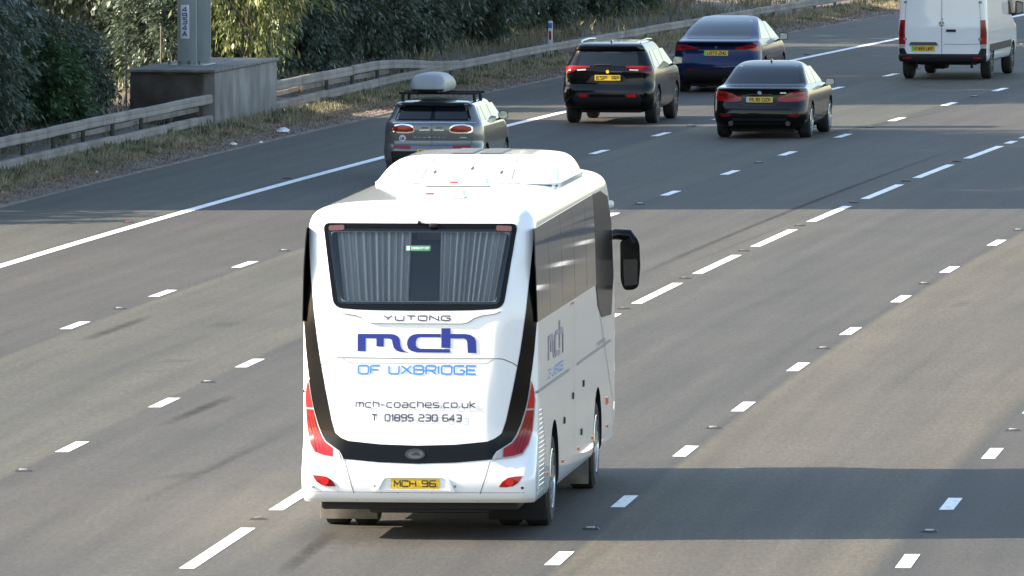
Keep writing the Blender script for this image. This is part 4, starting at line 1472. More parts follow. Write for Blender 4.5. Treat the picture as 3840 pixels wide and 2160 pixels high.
H_ = [(1055, -36), (1120, -36), (1120, 4), (1225, 4), (1262, 10), (1290, 28), (1302, 56), (1306, 140), (1244, 140), (1240, 64), (1232, 44), (1215, 36), (1120, 36), (1120, 104), (1055, 104)]
logo("logo_letter", [M_, C_, H_], 'rear', coach)
lettering("town_letters", "OF UXBRIDGE", -.646, .626, 1.757, 1.862, .019, rear_map(ch, .004), "letter_sky", coach, .28, split=True)
lettering("web_letters", "mch-coaches.co.uk", -.664, .616, 1.405, 1.486, .0115, rear_map(ch, .004), "letter_slate", coach, .36)
lettering("phone_letters", "T: 01895 230 643", -.497, .470, 1.260, 1.340, .0135, rear_map(ch, .004), "letter_slate", coach, .36)

# ---- sides
for sg in (1, -1):
    # long dark glazing with the driver's window dipping at the front
    gp = [(.40, 3.30), (.30, 2.95), (.34, 2.31), (8.45, 2.31), (8.45, 3.325)]
    g = spatch("side_glazing", ch, gp, "side_glass", coach, sg, .007, (.8, .08))
    spatch("cab_window", ch, [(8.47, 2.31), (8.75, 2.05), (9.3, 1.90), (10.7, 1.86), (11.05, 2.3), (10.95, 2.9), (10.55, 3.22), (9.6, 3.32), (8.47, 3.325)], "cab_glass", coach, sg, .007, (.8, .08))
    for yv in (2.05, 3.75, 5.45, 7.15):
        strips_mesh("pane_joint", [[(yv, 2.33), (yv, 3.29)]], .02, side_map(ch, .010, sg), "black_gloss", g)
    sm = side_map(ch, .004, sg)
    strips_mesh("moulding", [[(.36, 1.565), (4.65, 1.565)]], .03, sm, "seam_grey", coach)
    strips_mesh("moulding", [[(5.75, 1.565), (10.7, 1.565)]], .03, sm, "seam_grey", coach)
    for yv, za, zb in ((5.32, .42, 2.27), (1.95, .42, 1.5), (3.35, .42, 1.5), (7.3, .42, 1.5), (9.6, .42, 1.86)):
        strips_mesh("panel_seam", [[(yv, za), (yv, zb)]], .012 if yv == 5.32 else .008, sm, "seam_dark" if yv == 5.32 else "seam_grey", coach)
    strips_mesh("panel_seam", [[(5.32, 2.27), (4.9, 2.27), (4.85, 2.23)]], .012, side_map(ch, .0045, sg), "seam_dark", coach)
    strips_mesh("cab_seam", [[(8.55, 2.26), (9.0, 1.98), (10.0, 1.4), (10.9, .9), (11.1, .5)]], .016, side_map(ch, .005, sg), "seam_dark", coach)
    for yv, zv in ((3.9, 1.05), (5.1, 1.25), (6.6, 1.3), (6.3, .78)):
        spatch("latch", ch, [(yv, zv - .035), (yv + .12, zv - .035), (yv + .12, zv + .035), (yv, zv + .035)], "black_plastic", coach, sg, .012, (.3, .3))
    for yv in (1.55, 3.7, 5.9, 7.9, 10.1):
        spatch("marker_lamp", ch, [(yv, .60), (yv + .10, .60), (yv + .10, .635), (yv, .635)], "amber", coach, sg, .014, (.3, .3))
    spatch("indicator", ch, [(10.0, .87), (10.18, .87), (10.18, .95), (10.0, .95)], "amber", coach, sg, .016, (.3, .3))
    # gilled engine vent
    vg = spatch("vent_panel", ch, rounded([(.52, .50), (1.22, .50), (1.10, 1.05), (.80, 1.34), (.52, 1.38)], .1, 4), "coach_white", coach, sg, .004, (.2, .1))
    for k in range(17):
        z0 = .52 + k * .05
        ye = 1.18 - max(0, (z0 - .95)) * .95
        spatch("vent_slat", ch, [(.53, z0), (ye, z0), (ye, z0 + .038), (.53, z0 + .038)], "coach_white", vg, sg, .010, (.4, .1))
        spatch("vent_shade", ch, [(ye, z0 + .004), (ye + .09, z0 + .02), (ye, z0 + .036)], "under_black", vg, sg, .009, (.4, .1), False)  # dark triangles painted for the shaded recess past each slat
    # wheels
    wheel(coach, sg * 1.085, RW, .50, .29, "rim_silver", "wheel", 10)
    wheel(coach, sg * .775, RW, .50, .27, "rim_dark", "wheel", 8)
    wheel(coach, sg * 1.085, FW, .50, .30, "rim_silver", "wheel", 10)
    box("mud_flap", (sg * .91, RW - .72, .315), (.62, .02, .43), "dusty_lit_rubber" if sg < 0 else "black_plastic", coach, .004)  # left flap coloured as sunlit, right one as shaded
    box("mud_flap", (sg * 1.0, FW - .70, .30), (.40, .02, .42), "dusty_lit_rubber", coach, .004)
# side lettering (kerb side mirrors it)
logo("side_logo_letter", [M_, C_, H_], (1.75, 3.85, 1.80, 2.18), coach, "letter_sheen")
lettering("side_town_letters", "OF UXBRIDGE", 1.80, 3.80, 1.62, 1.72, .014, side_map(ch, .004, 1), "letter_sky", coach, .28)
lettering("side_web_letters", "mch-coaches.co.uk", 8.6, 9.9, 1.60, 1.66, .008, side_map(ch, .004, 1), "letter_slate", coach, .36)

# underbody
box("chassis", (0, 6.2, .44), (1.9, 10.2, .30), "under_black", coach, .03)
box("engine_sump", (.1, 1.0, .40), (1.3, 1.3, .26), "under_black", coach, .04)
box("under_shade_box", (0, .75, .37), (2.1, .9, .12), "under_black", coach, .03)  # dark box added for the shade under the rear bumper
box("rear_axle", (0, RW, .50), (1.7, .22, .22), "under_black", coach, .04)
tube("exhaust", [(-1.0, .35, .36), (-.85, .6, .37), (-.5, 1.2, .40)], .055, "under_black", coach, 10)

# ---- roof: air-conditioning pod, hatches
ac = Hull([
 (3.44, 5.45, 9.55, 1.03, .25, .25, .20, .5), (3.565, 5.45, 9.55, 1.03, .25, .25, .20, .5), (3.58, 5.53, 9.5, 1.010, .25, .25, .2, .5), (3.63, 5.78, 9.48, .985, .24, .28, .22, .5),
 (3.70, 6.2, 9.42, .945, .20, .30, .22, .5), (3.765, 6.72, 9.35, .875, .14, .30, .2, .5), (3.80, 7.05, 9.25, .76, .08, .28, .15, .5), (3.815, 7.25, 9.1, .56, .05, .2, .1, .3)], None, 12, 8, 16)
acb = ac.build("roof_unit", "coach_white", coach)
acb.location.x = .03
strips_mesh("unit_base_shade", [[(-1.0, 3.535), (-.5, 3.560), (0, 3.568), (.5, 3.560), (1.0, 3.535)]], .022, rear_map(ac, .004), "seam_dark", acb)  # base seam line with the pod's underside shadow painted in
for sg in (-1, 1):
    strips_mesh("unit_seam", [[(sg * .50, 3.61), (sg * .49, 3.68), (sg * .46, 3.785)]], .014, rear_map(ac, .004), "seam_grey", acb)
for x in (-.38, .02, .36):
    disc_patch("unit_bolt", ac, x, 3.705 if x == .02 else 3.67, .016, "seam_dark", acb, .004)
# fan grilles on the top
for xg in (-.20, .12):
    bm = bmesh.new()
    box_bm(bm, (xg, 8.1, 3.818), (.24, 1.3, .012))
    fgr = bm_obj("fan_grille", bm, "vent_dark", acb)
    for k in range(9):
        bm = bmesh.new()
        box_bm(bm, (xg, 7.52 + k * .145, 3.829), (.22, .03, .012))
        bm_obj("grille_bar", bm, "box_grey", fgr)
for yh, zc in ((1.95, 3.575), (4.9, 3.578)):
    bm = bmesh.new(); box_bm(bm, (0, yh, zc + .012), (.74, .72, .03), None, .012)
    hb = bm_obj("roof_hatch", bm, "coach_white", coach, 40)
    box("hatch_handle", (-.02, yh - .20, zc + .035), (.09, .05, .02), "red_plastic", hb, .006)
    lathe("hatch_vent", [(0, .055), (.035, .055), (.055, .035), (.06, .0)], "coach_white", hb, 'Z', 16, (.31, yh - .18, zc + .025))
# mirror arms
def mirror(sg):
    arm = tube("mirror_arm", [(sg * 1.05, 11.35, 2.70), (sg * 1.20, 11.75, 2.73), (sg * 1.36, 11.85, 2.72), (sg * 1.43, 11.85, 2.62)], [.06, .065, .07, .07], "black_gloss", coach, 10)
    bm = bmesh.new()
    prof = rounded([(1.275, 2.66), (1.46, 2.70), (1.50, 2.62), (1.51, 2.35), (1.49, 2.13), (1.44, 2.09), (1.32, 2.08), (1.28, 2.2)], .05, 3)
    lo_ = [bm.verts.new((sg * x, 11.80, z)) for x, z in prof]
    hi_ = [bm.verts.new((sg * (1.405 + (x - 1.405) * .8), 11.98, 2.38 + (z - 2.38) * .9)) for x, z in prof]
    bm.faces.new(lo_); bm.faces.new(hi_[::-1])
    for i in range(len(lo_)):
        j = (i + 1) % len(lo_)
        bm.faces.new((lo_[i], lo_[j], hi_[j], hi_[i]))
    bmesh.ops.recalc_face_normals(bm, faces=bm.faces[:])
    hs = bm_obj("mirror_housing", bm, "black_gloss", coach, 40)
    gp = rounded([(1.31, 2.44), (1.478, 2.44), (1.475, 2.15), (1.32, 2.13)], .025, 3)
    mesh_obj("mirror_glass", [(sg * x, 11.796, z) for x, z in gp], [tuple(range(len(gp)))[::sg]], "mirror_glass", hs)
mirror(1)
mirror(-1)
lathe("side_camera", [(-.04, .03), (0, .045), (.05, .045), (.075, .03), (.08, 0)], "coach_white", coach, 'X', 14, (1.17, 11.2, 3.10))
# ================================================================== the other vehicles
def car_base(name, s, d, label, cat, levels, mat, wheels, wr, ww, rim, extra=None, arch=.06, x_in=.55):
    e = empty(name, RP(s, d, 0), -heading(s))
    tag(e, label, cat)
    hl = Hull(levels, extra, 12, 8, 30)
    b = hl.build("body", mat, e)
    cuts = []
    half = max(l[3] for l in levels)
    for y in wheels:
        for sg in (-1, 1):
            cuts.append(arch_cutter(e, sg, y, wr, wr + arch, x_in, half + .3))
    apply_cuts(b, cuts)
    for y in wheels:
        for sg in (-1, 1):
            wheel(e, sg * (half - ww / 2 - .015), y, wr, ww, rim, "wheel", 10)
    zb = levels[0][0]
    L = max(l[2] for l in levels)
    box("underbody", (0, L / 2, zb - .02), (half * 1.35, L * .8, .12), "under_black", e, .02)
    return e, hl, b

def door_mirror(e, sg, x, y, z, mat, w=.20, h=.16, round_=False):
    bm = bmesh.new()
    prof = rounded([(-w / 2, -h / 2), (w / 2, -h * .35), (w / 2, h * .4), (-w * .4, h / 2)], .06 if round_ else .035, 4)
    if round_:
        prof = [(math.cos(a * math.pi / 8) * w / 2, math.sin(a * math.pi / 8) * h / 2) for a in range(16)]
    a_ = [bm.verts.new((sg * (x + p), y, z + q)) for p, q in prof]
    b_ = [bm.verts.new((sg * (x + p * .75), y + .11, z + q * .8)) for p, q in prof]
    bm.faces.new(a_); bm.faces.new(b_[::-1])
    n = len(a_)
    for i in range(n): bm.faces.new((a_[i], a_[(i + 1) % n], b_[(i + 1) % n], b_[i]))
    bmesh.ops.recalc_face_normals(bm, faces=bm.faces[:])
    m = bm_obj("door_mirror", bm, mat, e, 40)
    gl_ = [(p * .86, q * .84) for p, q in prof]
    mesh_obj("mirror_glass", [(sg * (x + p), y - .004, z + q) for p, q in gl_], [tuple(range(len(gl_)))[::sg]], "mirror_glass", m)
    tube("mirror_stalk", [(sg * (x - w * .9), y + .08, z - h * .55), (sg * (x - w * .2), y + .06, z - h * .35)], .025, mat, m, 6)
    return m

def side_windows(hl, e, polys, joints, mat="car_glass"):
    for sg in (1, -1):
        for P in polys:
            spatch("side_window", hl, P, mat, e, sg, .005, (.4, .04))
        for pl, w in joints:
            strips_mesh("door_seam", [pl], w, side_map(hl, .003, sg), "seam_dark", e, .0003, .06)

def rl(name, hl, e, pls, w, mat, off=.004):
    return strips_mesh(name, pls, w, rear_map(hl, off), mat, e, .0003, .06)

def both(fn, poly):
    fn(poly); fn(mirror_poly(poly))

# ---------------------------------------------------------------- black saloon
sal, sh, sb = car_base("saloon_car", 247.6, -8.44, "black saloon car with red tail lamps and shark-fin aerial in the second lane", "car", [
 (.20, .30, 4.70, .80, .05, .25, .2, .5), (.27, .10, 4.82, .86, .06, .25, .2, .6), (.36, .02, 4.88, .90, .07, .25, .22, .65), (.48, .0, 4.92, .925, .08, .25, .25, .7), (.62, .02, 4.93, .932, .09, .25, .28, .7),
 (.70, .05, 4.92, .934, .09, .25, .28, .7), (.80, .07, 4.86, .932, .09, .25, .28, .7), (.90, .07, 4.72, .918, .10, .25, .28, .7), (.965, .05, 4.45, .890, .10, .25, .26, .7), (.990, .10, 4.0, .860, .11, .25, .25, .6),
 (1.005, .42, 3.75, .845, .10, .25, .2, .5), (1.03, .72, 3.60, .825, .08, .24, .2, .45), (1.10, .88, 3.38, .79, .08, .22, .18, .4), (1.25, 1.18, 2.98, .715, .08, .20, .16, .38), (1.36, 1.46, 2.68, .655, .08, .18, .15, .36),
 (1.415, 1.72, 2.50, .60, .08, .18, .14, .32), (1.445, 1.95, 2.42, .52, .06, .16, .1, .25), (1.462, 2.1, 2.38, .40, .04, .1, .08, .2)],
 "black_paint", (.98, 3.95), .335, .245, "rim_silver")
rpatch("rear_window", sh, rounded([(-.70, 1.050), (.70, 1.050), (.565, 1.385), (-.565, 1.385)], .05, 3), "car_glass", sal, .005, (.1, .03))
side_windows(sh, sal, [rounded([(1.15, 1.035), (3.32, 1.03), (2.72, 1.345), (1.62, 1.345)], .05, 3)],
             [([(2.35, .35), (2.35, 1.02)], .008), ([(1.3, .5), (1.28, .80), (1.15, 1.02)], .008), ([(3.45, .35), (3.45, 1.0)], .008)])
for sg in (1, -1):
    for y in (1.62, 2.35): strips_mesh("window_pillar", [[(y, 1.03), (y + .10, 1.35)]], .05, side_map(sh, .008, sg), "black_gloss", sal, .0003, .06)
lr = [(.905, .86), (.86, .915), (.80, .935), (.70, .925), (.56, .885), (.46, .84), (.365, .80), (.345, .755), (.36, .725), (.50, .715), (.66, .715), (.80, .735), (.88, .775)]
def sl(p):
    t = rpatch("tail_lamp", sh, p, "lamp_red", sal, .010, (.05, .04))
    sg = 1 if p[0][0] > 0 or p[-1][0] > 0 and max(q[0] for q in p) > .5 else -1
    q = [(.86, .84), (.80, .875), (.66, .865), (.50, .81), (.42, .785), (.42, .765), (.60, .80), (.80, .83)]
    rpatch("light_bar", sh, q if sg == 1 else mirror_poly(q), "lamp_deep_red", t, .014, (.05, .04))
both(sl, lr)
number_plate(sh, sal, "RL18 OZK", 0, .705, .815, .52, "plate_blue")
rl("boot_seam", sh, sal, [[(-.34, .70), (-.30, .655), (.30, .655), (.34, .70)]], .01, "seam_dark")
rl("chrome_strip", sh, sal, [[(-.26, .862), (.26, .862)]], .012, "rim_dark", .010)
bdg = disc_patch("badge", sh, 0, .895, .042, "letter_silver", sal, .008)
for k, mt in enumerate(("badge_blue", "letter_white", "badge_blue", "letter_white")):
    pts = [(0, .895)] + [(.033 * math.cos(k * math.pi / 2 + a * math.pi / 12), .895 + .033 * math.sin(k * math.pi / 2 + a * math.pi / 12)) for a in range(7)]
    rpatch("badge_quarter", sh, pts, mt, bdg, .011, (.1, .1))
rl("model_badge", sh, sal, [[(.40, .893), (.52, .893)]], .022, "letter_silver", .008)
both(lambda p: rpatch("reflector", sh, p, "lamp_deep_red", sal, .012, (.06, .04)), rounded([(.55, .47), (.75, .505), (.79, .46), (.72, .42), (.58, .435)], .02, 3))
rpatch("diffuser", sh, rounded([(-.55, .40), (.55, .40), (.50, .23), (-.50, .23)], .04, 3), "black_plastic", sal, .006, (.1, .05))
rl("bumper_crease", sh, sal, [[(-.62, .575), (0, .57), (.62, .575)]], .03, "black_gloss", .006)
rl("bumper_crease", sh, sal, [[(-.50, .34), (.50, .34)]], .02, "black_gloss", .012)
for sg in (1, -1):
    tube("exhaust_pipe", [(sg * .56, .02, .30), (sg * .56, .30, .30)], .05, "rim_dark", sal, 12)
door_mirror(sal, 1, 1.02, 3.05, 1.02, "black_paint"); door_mirror(sal, -1, 1.02, 3.05, 1.02, "black_paint")
bm = bmesh.new(); vs = [bm.verts.new(p) for p in ((-.02, 1.92, 1.43), (.02, 1.92, 1.43), (.02, 2.15, 1.455), (-.02, 2.15, 1.455), (0, 1.95, 1.515))]
for f in ((0, 1, 4), (1, 2, 4), (2, 3, 4), (3, 0, 4)): bm.faces.new([vs[i] for i in f])
bm_obj("aerial", bm, "black_gloss", sal)

# ---------------------------------------------------------------- black estate / sport utility car
suv, uh, ub = car_base("utility_car", 254.8, -12.44, "black upright sport utility car with a yellow dot above its plate, left lane", "car", [
 (.30, .25, 4.35, .86, .04, .22, .2, .45), (.38, .08, 4.48, .90, .05, .22, .2, .5), (.48, .02, 4.55, .92, .06, .22, .2, .55), (.60, .0, 4.58, .928, .06, .22, .22, .55), (.74, .02, 4.58, .930, .07, .22, .22, .55),
 (.80, .07, 4.56, .930, .08, .22, .24, .55), (.95, .08, 4.45, .925, .09, .22, .24, .6), (1.06, .07, 4.25, .912, .09, .22, .24, .6), (1.10, .08, 3.85, .90, .09, .22, .24, .5), (1.16, .12, 3.45, .875, .09, .22, .22, .45),
 (1.30, .21, 3.05, .81, .08, .20, .2, .4), (1.46, .30, 2.70, .735, .07, .18, .18, .36), (1.50, .26, 2.62, .715, .06, .18, .16, .36), (1.56, .25, 2.5, .68, .06, .16, .14, .34), (1.605, .36, 2.4, .63, .05, .16, .12, .3), (1.63, .60, 2.3, .52, .05, .14, .1, .25), (1.645, .9, 2.2, .36, .03, .1, .08, .2)],
 "black_paint", (.92, 3.60), .365, .235, "rim_dark")
rpatch("rear_window", uh, rounded([(-.62, 1.165), (.62, 1.165), (.555, 1.475), (-.555, 1.475)], .06, 3), "car_glass", suv, .005, (.1, .04))
side_windows(uh, suv, [rounded([(.55, 1.13), (3.30, 1.10), (2.75, 1.46), (.85, 1.45)], .05, 3)],
             [([(2.15, .40), (2.15, 1.10)], .008), ([(1.1, .7), (1.05, 1.10)], .008), ([(3.15, .4), (3.15, 1.08)], .008)])
for sg in (1, -1):
    for y in (1.25, 2.1): strips_mesh("window_pillar", [[(y, 1.12), (y + .06, 1.46)]], .06, side_map(uh, .008, sg), "black_gloss", suv, .0003, .06)
    tube("roof_rail", [(sg * .60, .55, 1.61), (sg * .60, .70, 1.66), (sg * .59, 1.6, 1.675), (sg * .57, 2.35, 1.65), (sg * .57, 2.45, 1.60)], .018, "rim_silver", suv, 8)
lr = [(.86, 1.16), (.72, 1.175), (.36, 1.165), (.37, 1.125), (.60, 1.115), (.66, 1.075), (.72, 1.04), (.83, 1.02), (.885, 1.05)]
def ul(p):
    t = rpatch("tail_lamp", uh, p, "lamp_deep_red", suv, .012, (.05, .04))
    sg = 1 if max(q[0] for q in p) > .5 else -1
    f = (lambda q: q) if sg == 1 else mirror_poly
    rpatch("lamp_bar", uh, f([(.86, 1.145), (.74, 1.155), (.44, 1.150), (.44, 1.135), (.70, 1.13), (.86, 1.10)]), "lamp_red", t, .016, (.05, .04))
    rpatch("reversing_lens", uh, f([(.62, 1.098), (.44, 1.105), (.44, 1.08), (.62, 1.07)]), "lamp_clear", suv, .012, (.05, .04))
both(ul, lr)
number_plate(uh, suv, "ESP  RP", 0, .878, .990, .52)
rpatch("plate_panel", uh, [(-.44, .83), (.44, .83), (.31, .985), (-.31, .985)], "black_plastic", suv, .006, (.1, .05))
disc_patch("yellow_badge", uh, 0, 1.055, .033, "yellow_dot", suv, .010)
rl("badge_text", uh, suv, [[(.06, 1.055), (.30, 1.055)]], .016, "letter_grey", .010)
rl("wiper", uh, suv, [[(-.28, 1.185), (.05, 1.190)]], .02, "black_plastic", .02)
both(lambda p: rpatch("reflector", uh, p, "lamp_red", suv, .012, (.06, .04)), [(.40, .545), (.58, .545), (.58, .605), (.40, .60)])
rpatch("lower_bumper", uh, rounded([(-.62, .64), (.62, .64), (.72, .50), (.60, .34), (-.60, .34), (-.72, .50)], .04, 3), "black_plastic", suv, .006, (.1, .05))
rl("bumper_crease", uh, suv, [[(-.36, .575), (.36, .575)]], .05, "black_gloss", .012)
door_mirror(suv, 1, 1.03, 2.95, 1.20, "black_paint", .22, .18); door_mirror(suv, -1, 1.03, 2.95, 1.20, "black_paint", .22, .18)
bm = bmesh.new(); vs = [bm.verts.new(p) for p in ((-.02, .62, 1.625), (.02, .62, 1.625), (.02, .84, 1.64), (-.02, .84, 1.64), (0, .64, 1.70))]
for f in ((0, 1, 4), (1, 2, 4), (2, 3, 4), (3, 0, 4)): bm.faces.new([vs[i] for i in f])
bm_obj("aerial", bm, "black_gloss", suv)

# ---------------------------------------------------------------- blue crossover with the sloping tail
blu, bh, bb = car_base("hatchback_car", 273.5, -12.83, "metallic blue crossover car with a long sloping rear window behind the black saloon", "car", [
 (.20, .30, 4.50, .84, .05, .25, .2, .5), (.28, .10, 4.62, .90, .06, .25, .2, .6), (.40, .02, 4.70, .94, .07, .25, .25, .65), (.55, .0, 4.74, .955, .08, .26, .28, .7), (.68, .02, 4.75, .960, .09, .26, .3, .7), (.80, .06, 4.72, .955, .10, .26, .32, .7),
 (.94, .08, 4.55, .945, .11, .26, .32, .7), (1.03, .06, 4.30, .925, .11, .26, .32, .65), (1.085, .03, 4.0, .90, .12, .26, .3, .6), (1.11, .08, 3.8, .885, .12, .26, .28, .55), (1.135, .26, 3.65, .87, .12, .26, .26, .5), (1.18, .48, 3.45, .85, .11, .25, .24, .45), (1.30, .85, 3.1, .79, .10, .24, .2, .4), (1.44, 1.32, 2.75, .71, .10, .22, .18, .36),
 (1.53, 1.75, 2.55, .645, .09, .20, .16, .3), (1.575, 2.05, 2.48, .575, .07, .18, .12, .25), (1.60, 2.25, 2.45, .45, .05, .12, .08, .15)],
 "blue_paint", (.95, 3.82), .36, .25, "rim_dark")
rpatch("rear_window", bh, rounded([(-.70, 1.150), (.70, 1.150), (.58, 1.515), (-.58, 1.515)], .06, 3), "car_glass", blu, .005, (.1, .03))
side_windows(bh, blu, [rounded([(.85, 1.14), (3.45, 1.09), (2.75, 1.47), (1.75, 1.50)], .06, 3)],
             [([(2.3, .35), (2.3, 1.10)], .008), ([(1.25, .6), (1.15, 1.10)], .008), ([(3.3, .35), (3.3, 1.08)], .008)])
for sg in (1, -1):
    for y in (2.25,): strips_mesh("window_pillar", [[(y, 1.11), (y + .06, 1.49)]], .07, side_map(bh, .008, sg), "black_gloss", blu, .0003, .06)
lr = [(.90, .90), (.885, 1.0), (.83, 1.04), (.66, 1.02), (.50, .985), (.40, .965), (.44, .935), (.62, .93), (.74, .915), (.80, .885)]
def bl(p):
    t = rpatch("tail_lamp", bh, p, "lamp_red", blu, .010, (.05, .04))
    sg = 1 if max(q[0] for q in p) > .5 else -1
    q = [(.80, .97), (.74, 1.0), (.56, .975), (.60, .955), (.74, .95)]
    rpatch("clear_lens", bh, q if sg == 1 else mirror_poly(q), "lamp_deep_red", t, .014, (.05, .04))
both(bl, lr)
rpatch("spoiler_lip", bh, [(-.66, 1.060), (-.40, 1.072), (.40, 1.072), (.66, 1.060), (.62, 1.02), (.40, 1.005), (-.40, 1.005), (-.62, 1.02)], "black_gloss", blu, .006, (.1, .03))
rl("tailgate_seam", bh, blu, [[(-.40, .915), (.40, .915)]], .02, "seam_dark", .006)
rl("emblem", bh, blu, [[(-.028, .99), (.028, .99)], [(0, .99), (0, .945)]], .010, "letter_silver", .010)
number_plate(bh, blu, "LB73 ZHG", 0, .795, .905, .52, "plate_green")
rpatch("lower_bumper", bh, rounded([(-.76, .50), (.76, .50), (.70, .22), (-.70, .22)], .08, 3), "black_plastic", blu, .006, (.1, .05))
both(lambda p: rpatch("reflector", bh, p, "lamp_deep_red", blu, .012, (.06, .04)), [(.40, .455), (.62, .465), (.62, .51), (.40, .50)])
rl("bumper_crease", bh, blu, [[(-.74, .60), (0, .59), (.74, .60)]], .012, "black_gloss", .005)
door_mirror(blu, 1, 1.05, 3.10, 1.13, "black_gloss", .20, .17); door_mirror(blu, -1, 1.05, 3.10, 1.13, "black_gloss", .20, .17)

# ---------------------------------------------------------------- grey small estate with the roof box
mini, mh, mb = car_base("estate_car", 226.6, -11.82, "small grey estate car with round mirrors and split rear doors ahead of the coach", "car", [
 (.22, .22, 4.05, .80, .04, .24, .2, .45), (.30, .06, 4.16, .86, .05, .24, .22, .5), (.42, .0, 4.22, .890, .06, .24, .24, .55), (.56, .0, 4.25, .898, .06, .24, .24, .55), (.64, .03, 4.25, .90, .07, .24, .26, .55),
 (.70, .06, 4.22, .90, .08, .24, .26, .55), (.85, .05, 4.10, .895, .08, .24, .26, .6), (.98, .05, 3.85, .880, .08, .24, .26, .55), (1.06, .08, 3.4, .855, .08, .23, .25, .45), (1.09, .12, 3.25, .835, .08, .22, .22, .42),
 (1.18, .19, 3.05, .79, .08, .20, .2, .4), (1.30, .29, 2.80, .735, .07, .18, .18, .36), (1.355, .33, 2.70, .71, .06, .18, .16, .34), (1.37, .22, 2.66, .70, .06, .16, .14, .32), (1.405, .26, 2.58, .67, .05, .16, .12, .3), (1.43, .50, 2.5, .58, .05, .14, .1, .25), (1.445, .8, 2.4, .38, .03, .1, .08, .2)],
 "grey_paint", (.80, 3.45), .315, .215, "rim_dark")
rpatch("roof_panel", mh, [(-.66, 1.372), (.66, 1.372), (.60, 1.41), (-.60, 1.41)], "black_gloss", mini, .004, (.1, .02))
for sg in (1, -1):
    P = rounded([(.035, 1.115), (.635, 1.115), (.56, 1.338), (.035, 1.338)], .04, 3)
    rpatch("rear_window", mh, P if sg == 1 else mirror_poly(P), "car_glass", mini, .005, (.1, .04))
rpatch("window_surround", mh, rounded([(-.70, 1.090), (.70, 1.090), (.60, 1.352), (-.60, 1.352)], .06, 3), "black_gloss", mini, .002, (.1, .04), False)
side_windows(mh, mini, [rounded([(.45, 1.085), (3.10, 1.075), (2.72, 1.34), (.70, 1.335)], .04, 3)],
             [([(1.95, .35), (1.95, 1.07)], .008), ([(1.05, .65), (1.0, 1.07)], .008), ([(2.95, .35), (2.95, 1.05)], .008)])
for sg in (1, -1):
    for y in (1.05, 1.92): strips_mesh("window_pillar", [[(y, 1.08), (y + .03, 1.335)]], .05, side_map(mh, .008, sg), "black_gloss", mini, .0003, .06)
rl("door_seam", mh, mini, [[(0, 1.09), (0, .62)]], .009, "seam_dark")
rl("waist_strip", mh, mini, [[(-.78, 1.055), (0, 1.06), (.78, 1.055)]], .012, "rim_silver", .006)
lr = rounded([(.725, 1.0), (.55, 1.035), (.37, 1.015), (.30, .955), (.315, .885), (.45, .862), (.66, .868), (.735, .90)], .05, 3)
def ml(p):
    t = rpatch("tail_lamp", mh, p, "chrome", mini, .012, (.05, .04))
    rpatch("lens", mh, shrink(p, .024), "lamp_red", t, .020, (.05, .04))
both(ml, lr)
for sg in (1, -1):
    rl("door_handle", mh, mini, [[(sg * .03, .928), (sg * .22, .922)]], .022, "rim_silver", .02)
    rl("handle_recess", mh, mini, [[(sg * .07, .965), (sg * .19, .965)]], .02, "seam_dark", .004)
rl("door_lower_seam", mh, mini, [[(-.72, .75), (-.70, .66), (0, .655), (.70, .66), (.72, .75)]], .009, "seam_dark")
uk = disc_patch("country_sticker", mh, -.532, .775, .062, "letter_white", mini, .006)
lettering("country_letters", "UK", -.572, -.492, .745, .805, .012, rear_map(mh, .009), "letter_navy", uk)
lettering("model_letters", "CLUBMAN", -.325, .25, .785, .812, .009, rear_map(mh, .008), "letter_silver", mini, 1.3)
rl("badge", mh, mini, [[(.50, .795), (.62, .795)]], .024, "letter_silver", .008)
both(lambda p: rpatch("bumper_lamp", mh, p, "lamp_red", mini, .010, (.06, .04)), rounded([(.38, .585), (.70, .60), (.70, .645), (.38, .64)], .015, 2))
rpatch("lower_bumper", mh, rounded([(-.74, .55), (.74, .55), (.70, .24), (-.70, .24)], .05, 3), "black_plastic", mini, .006, (.1, .05))
number_plate(mh, mini, "OE17 KHR", 0, .47, .58, .52)
door_mirror(mini, 1, .955, 2.55, 1.115, "black_paint", .19, .17, True); door_mirror(mini, -1, .955, 2.55, 1.115, "black_paint", .19, .17, True)
for y in (.95, 1.75):
    tube("roof_bar", [(-.72, y, 1.555), (.72, y, 1.555)], .022, "black_plastic", mini, 8)
    for sg in (1, -1): tube("bar_foot", [(sg * .64, y, 1.555), (sg * .655, y, 1.40)], .03, "black_plastic", mini, 8)
# the box on the bars is a thing of its own
rb = empty("roof_box", RP(226.6, -11.82, 0), -heading(226.6))
tag(rb, "pale grey streamlined roof box on the bars of the grey estate car", "roof box")
rbh = Hull([(1.58, .42, 2.15, .25, .07, .12, .10, .3), (1.61, .34, 2.25, .30, .07, .13, .12, .35), (1.66, .32, 2.3, .315, .07, .13, .13, .4), (1.70, .33, 2.3, .315, .07, .13, .13, .4), (1.78, .38, 2.2, .305, .07, .13, .13, .45), (1.85, .46, 2.0, .27, .07, .13, .13, .5), (1.90, .58, 1.8, .21, .06, .11, .11, .45), (1.92, .75, 1.6, .12, .04, .07, .08, .3)], None, 8, 8, 14)
lid = rbh.build("lid", "box_grey", rb)
lid.location.x = -.14
bt = rpatch("base_tray", rbh, [(-.25, 1.583), (.25, 1.583), (.30, 1.645), (-.30, 1.645)], "black_plastic", rb, .006, (.08, .03)); bt.location.x = -.14
rl("lid_crease", rbh, rb, [[(.12, 1.66), (.11, 1.8), (.08, 1.92)]], .010, "seam_grey", .003).location.x = -.14

